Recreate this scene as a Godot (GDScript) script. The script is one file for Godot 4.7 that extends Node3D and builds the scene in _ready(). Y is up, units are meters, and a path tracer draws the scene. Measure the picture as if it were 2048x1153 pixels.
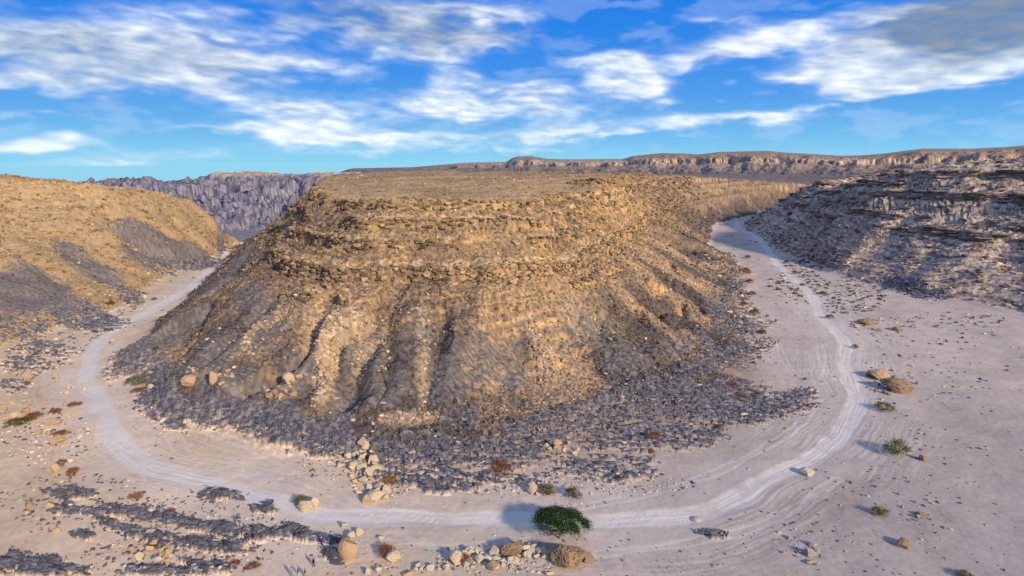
extends Node3D
# A dry wadi bends round a flat-topped desert hill, seen from a cliff 72 m above the floor. Units: metres.

const EYE := Vector3(0, 72, 0)
# ---- base relief grid
const BX := -900.0
const BZ := -1500.0
const BC := 4.0
const BNX := 501
const BNZ := 426
var bh := PackedFloat32Array()
var breg := PackedByteArray()
# ---- track and rock-patch grid
const TX := -300.0
const TZ := -840.0
const TNX := 600
const TNZ := 800
var td := PackedFloat32Array()      # signed distance to the main track
var ts := PackedFloat32Array()      # distance along it
var tq := PackedFloat32Array()      # distance to the nearest side track
var tk := PackedFloat32Array()      # how much dark slate shows
var tg := PackedFloat32Array()      # depth of the gullies
var tm := PackedFloat32Array()      # how many pale boulders lie in rubble chutes
var n1: FastNoiseLite
var n3: FastNoiseLite
var n5: FastNoiseLite
var nr: FastNoiseLite
var nr2: FastNoiseLite
var nc: FastNoiseLite
var far_top := PackedFloat32Array()
# what surf() leaves behind
var q_h := 0.0
var q_dark := 0.0
var q_d := 99.0
var q_rut := 0.0
var q_reg := 0
var q_low := 0.0
var q_bench := 0.0     # on a bench above a ledge, where sand gathers
var q_near := 0.0      # how near dark slate is
var q_edge := 0.0      # near the lip of a ledge
var q_shade_sand := 0.0      # crevice shade painted as dark rock layers; negative in tint is bench sand

# [region, spacing, points]: height lines of the relief. 0 floor, 1 flat-topped hill, 2 left hillside, 3 right hillside, 4 far hills, 5 hill under the camera
var contours := [
	[0, 8, [Vector3(-260, -28, -1150), Vector3(-300, -25, -1000), Vector3(-310, -15, -820), Vector3(-290, -8, -680), Vector3(-255, -3, -560), Vector3(-216.2, 0, -452.3), Vector3(-195.7, 0, -387.4), Vector3(-176.2, 0, -330.5), Vector3(-161.9, 0, -267.5), Vector3(-154, 0, -227.1), Vector3(-148.2, 0, -215.1), Vector3(-138.2, 0, -207.9), Vector3(-123.8, 0, -196.8), Vector3(-115.1, 0, -183.3), Vector3(-101.2, 0, -169.5), Vector3(-81.1, 0, -160.8), Vector3(-62.3, 0, -151.4), Vector3(-47.1, 0, -144.3), Vector3(-31.9, 0, -137.8), Vector3(-22.3, 0, -130.6), Vector3(-15.1, 0, -127.3), Vector3(-7.4, 0, -131.8), Vector3(6.3, 0, -127.3), Vector3(15.3, 0, -127.3), Vector3(32.2, 0, -133), Vector3(47.7, 0, -145.7), Vector3(77.4, 0, -167.7), Vector3(95.5, 0, -187.6), Vector3(91, 0, -212.3), Vector3(108.8, 0, -251.3), Vector3(123.8, 0, -306.6), Vector3(167.8, 0, -429.9), Vector3(172, 0, -470), Vector3(168, 0, -535), Vector3(252, 0, -767.9), Vector3(330, 0, -880), Vector3(445.9, 0, -1033.9), Vector3(700, 0, -1250), Vector3(1000, 0, -1450)]],
	[1, 8, [Vector3(-107.4, 5.5, -181.7), Vector3(-91.1, 6, -168), Vector3(-76, 6, -159.9), Vector3(-61.2, 5, -152.8), Vector3(-50.2, 3.2, -151.2), Vector3(-41.6, 3, -148), Vector3(-21.8, 3, -154.1), Vector3(-3.6, 3, -175.6), Vector3(20.5, 3, -190.9), Vector3(48.1, 3, -206.1), Vector3(75.9, 3, -240.8), Vector3(104, 3, -293.8), Vector3(124.8, 3, -383.4)]],
	[1, 10, [Vector3(-262, 20, -830), Vector3(-225, 24, -680), Vector3(-190, 33, -560), Vector3(-165, 31, -430), Vector3(-143, 33, -381), Vector3(-114, 33, -300), Vector3(-98, 33, -254), Vector3(-76, 33, -229), Vector3(-58, 33, -217), Vector3(-31, 33, -217), Vector3(-4, 33, -217), Vector3(14, 33, -228), Vector3(37, 33, -273), Vector3(67, 33, -355), Vector3(92, 33, -435), Vector3(130, 33, -549), Vector3(214, 32, -782), Vector3(298, 30, -904), Vector3(414, 26, -1058), Vector3(670, 16, -1275), Vector3(960, 12, -1440)]],
	[1, 10, [Vector3(-200, 62, -1150), Vector3(-225, 62, -1000), Vector3(-222, 61, -800), Vector3(-195, 60, -640), Vector3(-157, 58, -506), Vector3(-128, 57, -400), Vector3(-103, 56, -312), Vector3(-85, 57, -282), Vector3(-66, 57, -262), Vector3(-48, 57, -248), Vector3(-20, 57, -245), Vector3(4, 57.5, -252), Vector3(17, 57.5, -278), Vector3(28, 56, -305), Vector3(33, 54.5, -335), Vector3(45, 58.5, -352), Vector3(65, 64, -400), Vector3(75, 65, -470), Vector3(100, 64, -565), Vector3(186, 60, -792), Vector3(274, 56, -922), Vector3(390, 50, -1076), Vector3(650, 32, -1300), Vector3(960, 26, -1490)]],
	[1, 20, [Vector3(-75, 59.5, -330), Vector3(-40, 60.5, -310), Vector3(0, 60, -320)]],
	[1, 30, [Vector3(-140, 62.5, -600), Vector3(-60, 61, -450), Vector3(20, 62, -480), Vector3(50, 63.5, -560), Vector3(100, 62, -700)]],
	[1, 40, [Vector3(-150, 61, -900), Vector3(0, 62, -900), Vector3(150, 60, -900)]],
	[4, 60, [Vector3(-150, 62, -1150), Vector3(100, 61, -1150), Vector3(300, 56, -1150), Vector3(500, 50, -1250)]],
	[4, 80, [Vector3(-200, 58, -1480), Vector3(200, 52, -1480), Vector3(600, 42, -1480), Vector3(1090, 40, -1490)]],
	[0, 30, [Vector3(-255, -28, -1185), Vector3(-330, -26, -1010), Vector3(-390, -22, -900), Vector3(-480, -22, -850), Vector3(-600, -24, -800), Vector3(-740, -26, -740), Vector3(-890, -30, -700)]],
	[4, 30, [Vector3(-310, -4, -1060), Vector3(-400, -2, -960), Vector3(-500, -2, -910), Vector3(-620, -4, -860), Vector3(-800, -6, -780)]],
	[4, 30, [Vector3(-330, 24, -1190), Vector3(-450, 22, -1110), Vector3(-560, 22, -1050), Vector3(-680, 20, -970), Vector3(-840, 20, -860)]],
	[4, 30, [Vector3(-995.3, 73.4, -984.6), Vector3(-873.6, 38.3, -1068.3), Vector3(-761.2, 37.6, -1090.6), Vector3(-724.6, 39.5, -1115.3), Vector3(-630.2, 47.9, -1021.2), Vector3(-604.8, 51.2, -1013.2), Vector3(-586.8, 48.6, -1023.7), Vector3(-594.6, 36, -1088.2), Vector3(-612.1, 43.8, -1192), Vector3(-589.1, 45.4, -1203.6), Vector3(-560.5, 55.8, -1206.1), Vector3(-536.3, 58.5, -1217.1), Vector3(-498.5, 59.2, -1243.8), Vector3(-471, 55.8, -1275.8), Vector3(-437.9, 55.6, -1298.1), Vector3(-403.1, 58.4, -1319.8), Vector3(-349.2, 60.1, -1355.7)]],
	[4, 60, [Vector3(-1138.3, 64.8, -1124.4), Vector3(-1013.3, 29.1, -1238.3), Vector3(-879.8, 26.7, -1336.4), Vector3(-751.3, 24.9, -1298.3), Vector3(-664.8, 52.4, -1455.4), Vector3(-511.6, 50.4, -1516), Vector3(-399.2, 56, -1549.4)]],
	[0, 8, [Vector3(-100, 0, -42), Vector3(-150, 0, -62), Vector3(-190, 0, -120), Vector3(-212, 0, -180), Vector3(-204.1, 0, -236.9), Vector3(-188.3, 0, -242.5), Vector3(-178, 0, -243.9), Vector3(-190, 0, -276.4), Vector3(-200.6, 0, -312.3), Vector3(-206.5, 0, -333.1), Vector3(-218.5, 0, -366), Vector3(-232.2, 0, -413.4), Vector3(-219.9, 0, -429.9), Vector3(-237.8, 0, -498.9), Vector3(-246.1, 0, -535.5), Vector3(-262, -1, -600), Vector3(-330, -4, -650), Vector3(-450, -10, -690), Vector3(-600, -15, -715), Vector3(-890, -24, -690)]],
	[2, 10, [Vector3(-419.8, 68.2, -370.7), Vector3(-387.1, 67.9, -397.7), Vector3(-350.6, 65.9, -430.2), Vector3(-338, 64, -440.2), Vector3(-313.6, 59.5, -439.6), Vector3(-296.8, 58.5, -451.1), Vector3(-289.3, 54.5, -473.6), Vector3(-289.6, 50.5, -514), Vector3(-281.9, 42.2, -554.4), Vector3(-268.8, 26.6, -556.5)]],
	[2, 20, [Vector3(-600, 60, -400), Vector3(-480, 48, -570), Vector3(-420, 36, -610), Vector3(-370, 22, -625)]],
	[2, 60, [Vector3(-890, 60, -400), Vector3(-700, 55, -500), Vector3(-890, 50, -650), Vector3(-620, 25, -650)]],
	[2, 30, [Vector3(-400, 68, -220), Vector3(-340, 70, -110), Vector3(-280, 66, -20), Vector3(-200, 40, 60)]],
	[2, 80, [Vector3(-890, 70, -200), Vector3(-890, 72, 190), Vector3(-500, 72, 190), Vector3(-200, 50, 190)]],
	[0, 8, [Vector3(40, 0, -40), Vector3(110, 0, -30), Vector3(175, 0, -50), Vector3(235, 0, -110), Vector3(258, 0, -170), Vector3(262, 0, -240), Vector3(252, 0, -295.8), Vector3(238.3, 0, -306.6), Vector3(231.1, 0, -318.1), Vector3(227.7, 0, -333.1), Vector3(226.8, 0, -373.9), Vector3(215.5, 0, -419.4), Vector3(220.7, 0, -477.1), Vector3(242.4, 0, -589.3), Vector3(256.5, 0, -664.6), Vector3(281.4, 0, -754.9), Vector3(390.5, 0, -977.7), Vector3(544.9, 0, -1198.9), Vector3(700, 0, -1235), Vector3(1000, 0, -1430)]],
	[3, 12, [Vector3(394.7, 80.3, -338.6), Vector3(364.4, 78, -391.7), Vector3(340.1, 76.5, -419.4), Vector3(322.5, 74.3, -439.3), Vector3(313.9, 73, -451.6), Vector3(304.3, 71.6, -464.1), Vector3(294, 68.6, -476.6), Vector3(290, 65, -488.4), Vector3(285.1, 59.8, -499.3), Vector3(280.5, 52.8, -507.7), Vector3(275.6, 45.1, -516)]],
	[3, 20, [Vector3(318.1, 38.5, -623.6), Vector3(352.7, 54.5, -718), Vector3(379.7, 57.3, -715.5), Vector3(398.5, 58.3, -693.7)]],
	[3, 20, [Vector3(397.1, 49.1, -807.7), Vector3(527.3, 39.8, -1022)]],
	[3, 20, [Vector3(348.8, 62.6, -595.3)]],
	[3, 60, [Vector3(487.6, 77.4, -502.2), Vector3(472.6, 76.4, -582.4), Vector3(456.6, 72.4, -656.9), Vector3(446.4, 64.5, -723.3)]],
	[3, 100, [Vector3(1090, 85, -100), Vector3(1090, 80, -500), Vector3(1090, 60, -800), Vector3(900, 40, -1100), Vector3(1090, 30, -1300)]],
	[3, 20, [Vector3(365, 78, -300), Vector3(375, 66, -230), Vector3(372, 62, -170), Vector3(350, 64, -100), Vector3(315, 74, -40), Vector3(270, 78, 10), Vector3(215, 74, 35), Vector3(165, 66, 55), Vector3(120, 56, 75), Vector3(70, 44, 90)]],  # unseen rim beyond the frame, heights shaped to shade the right floor
	[3, 80, [Vector3(1090, 90, 190), Vector3(600, 88, 190), Vector3(300, 76, 190), Vector3(100, 56, 190), Vector3(0, 40, 190)]],
	[5, 12, [Vector3(-100, 22, 30), Vector3(-50, 20, 5), Vector3(0, 20, -6), Vector3(50, 20, 0), Vector3(90, 24, 25)]],
	[5, 30, [Vector3(-150, 30, 80), Vector3(0, 26, 70)]],
]
var track_line := [Vector2(-238.2, -510.5), Vector2(-216.3, -440.8), Vector2(-197, -377.2), Vector2(-187.2, -333.1), Vector2(-183.1, -304.4), Vector2(-179.6, -278.2), Vector2(-169.9, -243.9), Vector2(-154.4, -215.1), Vector2(-139.8, -194.4), Vector2(-119.6, -171.4), Vector2(-104.5, -152.9), Vector2(-90.4, -139.8), Vector2(-74.1, -133), Vector2(-56, -125.8), Vector2(-45.1, -119.7), Vector2(-36.1, -117.8), Vector2(-26.7, -118), Vector2(-12.9, -116.9), Vector2(2.7, -115.8), Vector2(18.1, -115), Vector2(31.9, -117.1), Vector2(45.2, -122.7), Vector2(60.1, -132.5), Vector2(75, -144.3), Vector2(91.9, -160.2), Vector2(104.2, -175.9), Vector2(113.7, -195.8), Vector2(125.3, -222.7), Vector2(139.2, -248.3), Vector2(146.2, -274.5), Vector2(152.1, -297.9), Vector2(168.3, -335.7), Vector2(181.9, -389.2), Vector2(200, -459.4), Vector2(226.5, -545.4), Vector2(251.8, -635.9), Vector2(267, -730.2), Vector2(296.9, -809.7), Vector2(359.5, -917.7)]
var side_lines := [
	[Vector2(-104.5, -152.9), Vector2(-91.1, -144.3), Vector2(-72.3, -136.6), Vector2(-59.4, -134.1), Vector2(-50.9, -133.4), Vector2(-40.9, -127.3), Vector2(-32.5, -120.5), Vector2(-23.5, -118.2)],
	[Vector2(-126.8, -183.3), Vector2(-105.6, -169.5), Vector2(-80.7, -156.9), Vector2(-60.9, -144.3), Vector2(-47.6, -134.1), Vector2(-36.7, -124.1)],
	[Vector2(109.8, -243.9), Vector2(102.3, -220.9), Vector2(99.9, -204.3), Vector2(103.6, -197.7)],
	[Vector2(126.2, -243.9), Vector2(115.4, -218), Vector2(109.9, -201.7)],
	[Vector2(-157.1, -212.3), Vector2(-152.3, -199.2), Vector2(-141.5, -192.1), Vector2(-129.2, -183.3)],
	[Vector2(-2.5, -117.3), Vector2(19, -122.1), Vector2(41.3, -131.8), Vector2(59.9, -144.3), Vector2(81.6, -164.2), Vector2(96.6, -183.3)],
	[Vector2(-24.1, -110.2), Vector2(-11.8, -106.1), Vector2(-2.3, -108.5)],
	[Vector2(16.6, -104.6), Vector2(36.6, -108.5), Vector2(54.5, -116.3), Vector2(76.6, -133)],
	[Vector2(-93.3, -157.6), Vector2(-83.6, -144.3)],
	[Vector2(-92, -158.2), Vector2(-82.5, -145.1)]]
# dark slate and dark hillside patches: [x, z, first half axis x, z, second half axis x, z, strength]
var slate := [
	[-137, -225.2, 4.19, -16.2, 8.75, 10.9, 0.9],
	[-129.1, -236.8, 7.28, -4.82, 4.02, 2.9, 0.85],
	[-146.9, -300.1, -5.84, -31.8, 12.1, 23.4, 0.85],
	[-160.5, -360.9, -1.81, -26.3, 10.8, 22.7, 0.7],
	[-116.2, -197.5, 28.3, 23.1, 5.68, 10.4, 0.75],
	[-105, -174.5, 11.4, 7.7, 5.11, 9.42, 0.95],
	[-84.2, -165, 21.6, 7.08, 1.25, 4.42, 0.95],
	[-62.2, -155.6, 16, 7.35, 1.31, 5.97, 0.9],
	[-48.1, -148.2, 10.9, 2.74, 0.6, 4.46, 0.85],
	[-80.5, -174.1, 20.7, 6.58, 1.79, 6.15, 0.5],
	[-96.4, -224.4, 3.34, -4.64, 13.2, 19.3, 0.6],
	[-96, -192.5, 5.04, -6.99, 7.08, 9.99, 0.65],
	[-63.6, -177.3, 5.99, -4.84, 4.44, 5.86, 0.55],
	[-66, -166.5, 7.77, -2.04, 1.94, 5.56, 0.5],
	[-79.8, -192.5, 4.11, -6.86, 3.73, 5.04, 0.5],
	[-47.5, -166.1, 2.78, -0.04, 4, 23.2, 0.75],
	[-43.9, -180.1, 4.54, 4.74, -0.49, 12.5, 0.55],
	[-46.8, -150.6, 5.18, -0.1, 1.74, 6.59, 0.7],
	[-18.8, -178.8, 6.58, -2.14, 1, 11.3, 0.5],
	[-10.1, -187.9, 6.85, -5.69, 0.52, 11.6, 0.5],
	[-2.25, -189.3, 7.13, -3.39, 0.11, 10.9, 0.5],
	[-34.8, -167.2, 6.94, -0.98, 1.64, 9.15, 0.5],
	[-31, -190.8, 5.96, -3.05, 1.84, 12.6, 0.3],
	[-22.9, -172.8, 1.77, 0.04, 0.97, 8.69, 0.6],
	[31.5, -213.6, 12.2, 5.67, -3.75, 9.08, 0.42],
	[40.4, -202.6, 10.6, -2.02, -1.77, 5.86, 0.45],
	[55.5, -215.5, 10.9, -6.66, -2.12, 6.47, 0.4],
	[42.6, -180.7, 19.8, -5.86, -2.37, 13.2, 0.72],
	[22.2, -165.2, 15.8, -1.38, -1.31, 10.7, 0.66],
	[58.5, -182.1, 19.1, -7, -2.66, 11.2, 0.72],
	[72.5, -173.9, 18.9, -6.62, -2.71, 8.38, 0.75],
	[83.5, -227.3, 20.8, -16.7, -2.82, 11.1, 0.6],
	[100.8, -264.6, 18.1, -13.1, -3.94, 12.3, 0.55],
	[103.4, -299.8, 14, -23.4, -3.07, 18.6, 0.6],
	[71, -234, 11, -4.06, -3, 10.7, 0.5],
	[65.7, -206.3, 18, -14.6, -1.9, 8.78, 0.5],
	[-20.6, -144.6, 17.7, 0.49, 0.92, 7.3, 0.62],
	[-3.02, -144.5, 13.8, 0.22, 0.14, 7.46, 0.6],
	[-19.2, -133.6, 13, 0.58, 0.48, 3.76, 0.66],
	[8.9, -155.9, 12.2, -1.29, -0.39, 7.52, 0.62],
	[21.2, -137.7, 11.2, -2.4, -0.41, 4.47, 0.6],
	[35.9, -155.7, 14.1, -3.11, -1.36, 7.92, 0.64],
	[48.7, -153.4, 8.91, -3.59, -1, 4.74, 0.66],
	[-15.2, -129, 5.69, 0.07, 0.24, 2.3, 0.75],
	[-33.3, -145, 8.76, -0.29, 0.98, 4.91, 0.72],
	[0.7, -132, 8.12, 0.35, -0.01, 2.07, 0.4],
	[-11.7, -161.8, 8.2, -2.04, 0.38, 5.75, 0.5],
	[27.8, -133.9, 6.12, -1.42, -0.27, 1.93, 0.5],
	[89.5, -185.1, 7.7, -3.14, -1.76, 4.41, 0.8],
	[230.4, -353.4, 2.75, 19.2, -5.68, 8.1, 0.95],
	[233.9, -338.4, 5.57, 8.26, -2.81, 3.89, 0.7],
	[-238.7, -300.3, 13.6, -6.07, 16.7, 27.2, 0.78],  # left hillside from here: ground darkened in patches
	[-209.5, -288.3, 26.2, 8.78, 9.16, 17.6, 0.78],
	[-213.9, -260.4, 6.44, -8.05, 9.57, 12.9, 0.6],
	[-193.2, -281.1, 10.5, -0.04, 11.1, 16.9, 0.6],
	[-248.5, -359.6, 33, 16.9, 9.47, 16.9, 0.62],
	[-215.6, -337.3, 17.4, 13.9, 7.34, 14.9, 0.62],
	[-245.8, -441.6, 24.8, -18.1, 4.82, 14, 0.85],
	[-229.9, -432.6, 15.2, -13.5, 4.37, 10.7, 0.85],
	[-260.7, -445.3, 11.2, -8.33, 0.85, 4.39, 0.45],
	[-259.2, -549.7, -18.9, -50.5, 24.6, 53.9, 0.7],
	[-235.7, -455.9, 8.02, -18.5, 2.2, 8.34, 0.75],
	[-240.8, -406.8, 11.3, -8.98, 7.78, 16.4, 0.6],
	[-231.6, -347.9, 21.6, 13.6, 2.15, 5.91, 0.55],
	[243.7, -559.7, -8.1, 37.9, -3.85, 6.12, 0.3],
	[-91.7, -119.5, 8.84, 1.36, 0.89, 1.45, 0.62],
	[-83.2, -119.5, 5.9, 0.07, 1.07, 1.72, 0.72],
	[-72.2, -116.8, 8.3, 1.97, 0.86, 1.83, 0.8],
	[-60.9, -112.8, 8.64, 2.46, 0.73, 1.92, 0.84],
	[-50.2, -111.3, 7.3, 0.87, 0.64, 1.76, 0.82],
	[-43.4, -111.8, 3.44, -0.15, 0.44, 1.3, 0.75],
	[-82.8, -114.8, 4.37, 2.67, 0.35, 1.1, 0.66],
	[-74.7, -111.3, 5.49, 1.81, 0.75, 1.56, 0.74],
	[-68.1, -109.4, 3.92, 0, 0.7, 1.27, 0.66],
	[-60.2, -107.4, 7.58, 1.77, 0.83, 1.99, 0.74],
	[-54.7, -105.8, 4.71, -0.11, 0.68, 1.5, 0.6],
	[-65, -125.9, 3.65, -0.73, 1.22, 2.34, 0.78],
	[-98.7, -126.4, 4.69, -0.48, 2.03, 2.75, 0.7],
	[-53.1, -119.8, 2.63, 0.16, 0.53, 1.36, 0.8],
	[-37.6, -109.1, 4.29, 0.68, 0.34, 1.36, 0.82],
	[-33.4, -104.1, 2.43, 1.12, 0.06, 1.6, 0.6],
	[-88.2, -101.1, 9.62, 1.29, 1.73, 2.5, 0.72],
	[-61.9, -99.8, 9.94, -0.04, 0.87, 1.61, 0.55],
	[-55.8, -102.2, 3.7, 0, 0.52, 1.09, 0.5],
	[-84.9, -110.3, 1.55, -0.04, 0.71, 1.04, 0.6],
	[-53.8, -108.1, 2.91, -0.01, 0.54, 1.24, 0.5],
	[-186.2, -237, 14.3, 5.99, 6.84, 9.86, 0.5],
	[-179.5, -218, 9.17, -0.05, 6.43, 8.31, 0.5],
	[-167.2, -197.6, 4.77, -0.32, 5.67, 7.22, 0.5],
	[40.3, -110.9, 1.52, 0.22, -0.4, 1.13, 0.85],
	[37.5, -111.6, 0.81, -0.04, -0.18, 0.56, 0.7],
	[138.5, -417.4, 14.7, -23.9, -4.88, 20.6, 0.35],
	[140.7, -383.6, 9.04, -5.67, -12.1, 34.2, 0.4],
	[119.7, -332.3, 10.4, -6.14, -8.49, 24.5, 0.4],
	[-28.1, -160.3, 7.96, -1.75, 0.46, 3.02, -0.4],
	[-3.39, -164.4, 5.64, -0.39, 0.09, 4.59, -0.3],
	[-50.5, -185.3, 5.49, 4.21, -0.22, 10.5, -0.3],
	[24.1, -181.1, 6.21, -0.19, -0.72, 5.85, -0.2],
	[-57, -180.7, 2.07, -0.92, 0.89, 10.6, -0.5],
]
# pale rubble: same
var chutes := [
	[-55.5, -177.5, 2.18, -1.38, 1.69, 13.7, 1],
	[-60.8, -189.2, 5.62, 7.45, 0.95, 11.9, 0.7],
	[-90.3, -177.5, 9.21, 4.77, 1.29, 3.05, 0.9],
	[-28.2, -187.7, 1.82, -0.45, 2.85, 21.5, 0.6],
	[-65.5, -173.6, 5.3, -1.54, 0.79, 2.56, 0.9],
	[10.2, -198.2, 3.44, -0.05, 2.72, 10.7, 0.6],
	[-44.9, -188.2, 4.96, 3.18, -1.54, 8.9, 0.5],
	[-53.7, -192.9, 5.67, -1, -0.57, 7.1, 0.5],
	[-87.5, -191.4, 3.6, -4.94, 3.79, 5.63, 0.6],
	[-82.3, -204.2, 4.4, -4.38, 3.43, 4.87, 0.5],
	[10.9, -146.2, 3.83, -0.25, -0.22, 3.28, 0.6],
	[-1.68, -136.7, 4.79, 0.24, 0.01, 1.49, 0.6],
	[-42.2, -145.2, 2.51, -0.06, 0.65, 2.64, 0.8],
	[-27.8, -158.2, 7.92, -1.52, 0.36, 2.39, 0.6],
	[-126.3, -206.2, 6.63, 2.28, 2.1, 3.83, 0.7],
	[28.6, -220.4, 10.7, -1.68, -2.45, 7.17, 0.3],
]

# gullies down the hill: [points, width, depth]
var gullies := [
	[[Vector2(-40.1, -217.5), Vector2(-41.3, -199.2), Vector2(-45.9, -181.9), Vector2(-47.2, -166.1), Vector2(-43.5, -145.2)], 6, 3.6],
	[[Vector2(-23.4, -201.7), Vector2(-23.8, -180.8), Vector2(-24.3, -165.9)], 4.5, 3.0],
	[[Vector2(-1.54, -205.3), Vector2(4.03, -199.5), Vector2(6.57, -183.5)], 4.5, 2.8],
	[[Vector2(-64.1, -207), Vector2(-65.5, -186.4), Vector2(-70.2, -179.4), Vector2(-71.4, -165.5)], 5, 2.8],
	[[Vector2(27.4, -227.1), Vector2(43, -217.1), Vector2(53.4, -206.2)], 5, 2.4],
	[[Vector2(-87.4, -228.6), Vector2(-91.4, -203.1), Vector2(-96.9, -185.4)], 5, 3.0],
	[[Vector2(-11, -199.6), Vector2(-11.4, -189), Vector2(-11.4, -176.1)], 3, 1.4],
	[[Vector2(53.9, -254.5), Vector2(71.1, -238.2), Vector2(79, -219.8)], 4, 2.2],
	[[Vector2(-44, -200.2), Vector2(-38.5, -184), Vector2(-36.1, -166.9)], 3.5, 1.6],
	[[Vector2(13.6, -216.2), Vector2(22, -208), Vector2(27.9, -198.3)], 3.5, 1.8],
	[[Vector2(-162.6, -380.7), Vector2(-122.4, -245.1), Vector2(-132.4, -234.9)], 5, 3],
	[[Vector2(-284.1, -412.9), Vector2(-260.6, -420), Vector2(-237.4, -431), Vector2(-224.1, -453.4)], 9, 3.5],
	[[Vector2(-289, -381.6), Vector2(-258, -365.3), Vector2(-227.2, -347.3)], 8, 3],
	[[Vector2(-287.2, -351.6), Vector2(-250, -329.7), Vector2(-216.2, -309.4), Vector2(-199, -301.5)], 9, 3.5],
	[[Vector2(-269.5, -443.5), Vector2(-251.8, -460.7), Vector2(-239.9, -495.6)], 8, 3],
]

func _ready():
	var cam := Camera3D.new()
	cam.name = "camera"
	cam.position = EYE
	cam.rotation_degrees = Vector3(-11.2, 0, 0)
	cam.fov = 50.0
	cam.near = 0.5
	cam.far = 20000.0
	add_child(cam)
	cam.make_current()
	var env := Environment.new()
	env.background_mode = Environment.BG_SKY
	var sky := Sky.new()
	var pano := PanoramaSkyMaterial.new()
	pano.panorama = make_sky()
	pano.energy_multiplier = 1.0
	sky.sky_material = pano
	env.sky = sky
	env.background_energy_multiplier = 1.12
	env.tonemap_mode = Environment.TONE_MAPPER_LINEAR
	env.tonemap_exposure = 1.45
	env.sdfgi_enabled = true
	env.ssao_enabled = true
	env.ssil_enabled = true
	env.fog_enabled = true
	env.fog_density = 0.000012
	env.fog_light_color = Color(0.62, 0.70, 0.95)
	var we := WorldEnvironment.new()
	we.name = "world_environment"
	we.environment = env
	add_child(we)
	var sun := DirectionalLight3D.new()
	sun.name = "sun"
	sun.light_energy = 1.26
	sun.light_color = Color(1.0, 0.92, 0.80)
	sun.light_angular_distance = 4.0
	sun.shadow_enabled = true
	sun.look_at_from_position(Vector3(0.56, 0.385, 0.73) * 100.0, Vector3.ZERO)
	add_child(sun)

	n1 = noise(11, 1.0, 2)
	n3 = noise(23, 1.0, 3)
	n5 = noise(37, 1.0, 5)
	nr = noise(51, 1.0, 4)
	nr.fractal_type = FastNoiseLite.FRACTAL_RIDGED
	nc = noise(61, 1.0, 2)
	nc.noise_type = FastNoiseLite.TYPE_CELLULAR
	nc.cellular_return_type = FastNoiseLite.RETURN_DISTANCE
	nc.fractal_octaves = 2
	nr2 = noise(52, 1.0, 2)
	nr2.fractal_type = FastNoiseLite.FRACTAL_RIDGED
	var t0 := Time.get_ticks_msec()
	build_base()
	build_patches()
	print("base ", Time.get_ticks_msec() - t0)
	build_terrain()
	print("terrain ", Time.get_ticks_msec() - t0)
	build_objects()
	print("objects ", Time.get_ticks_msec() - t0)

func noise(s: int, fr: float, oct: int) -> FastNoiseLite:
	var n := FastNoiseLite.new()
	n.seed = s
	n.noise_type = FastNoiseLite.TYPE_SIMPLEX_SMOOTH if oct < 5 else FastNoiseLite.TYPE_SIMPLEX
	n.frequency = fr
	n.fractal_octaves = oct
	n.fractal_gain = 0.5
	return n

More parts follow.
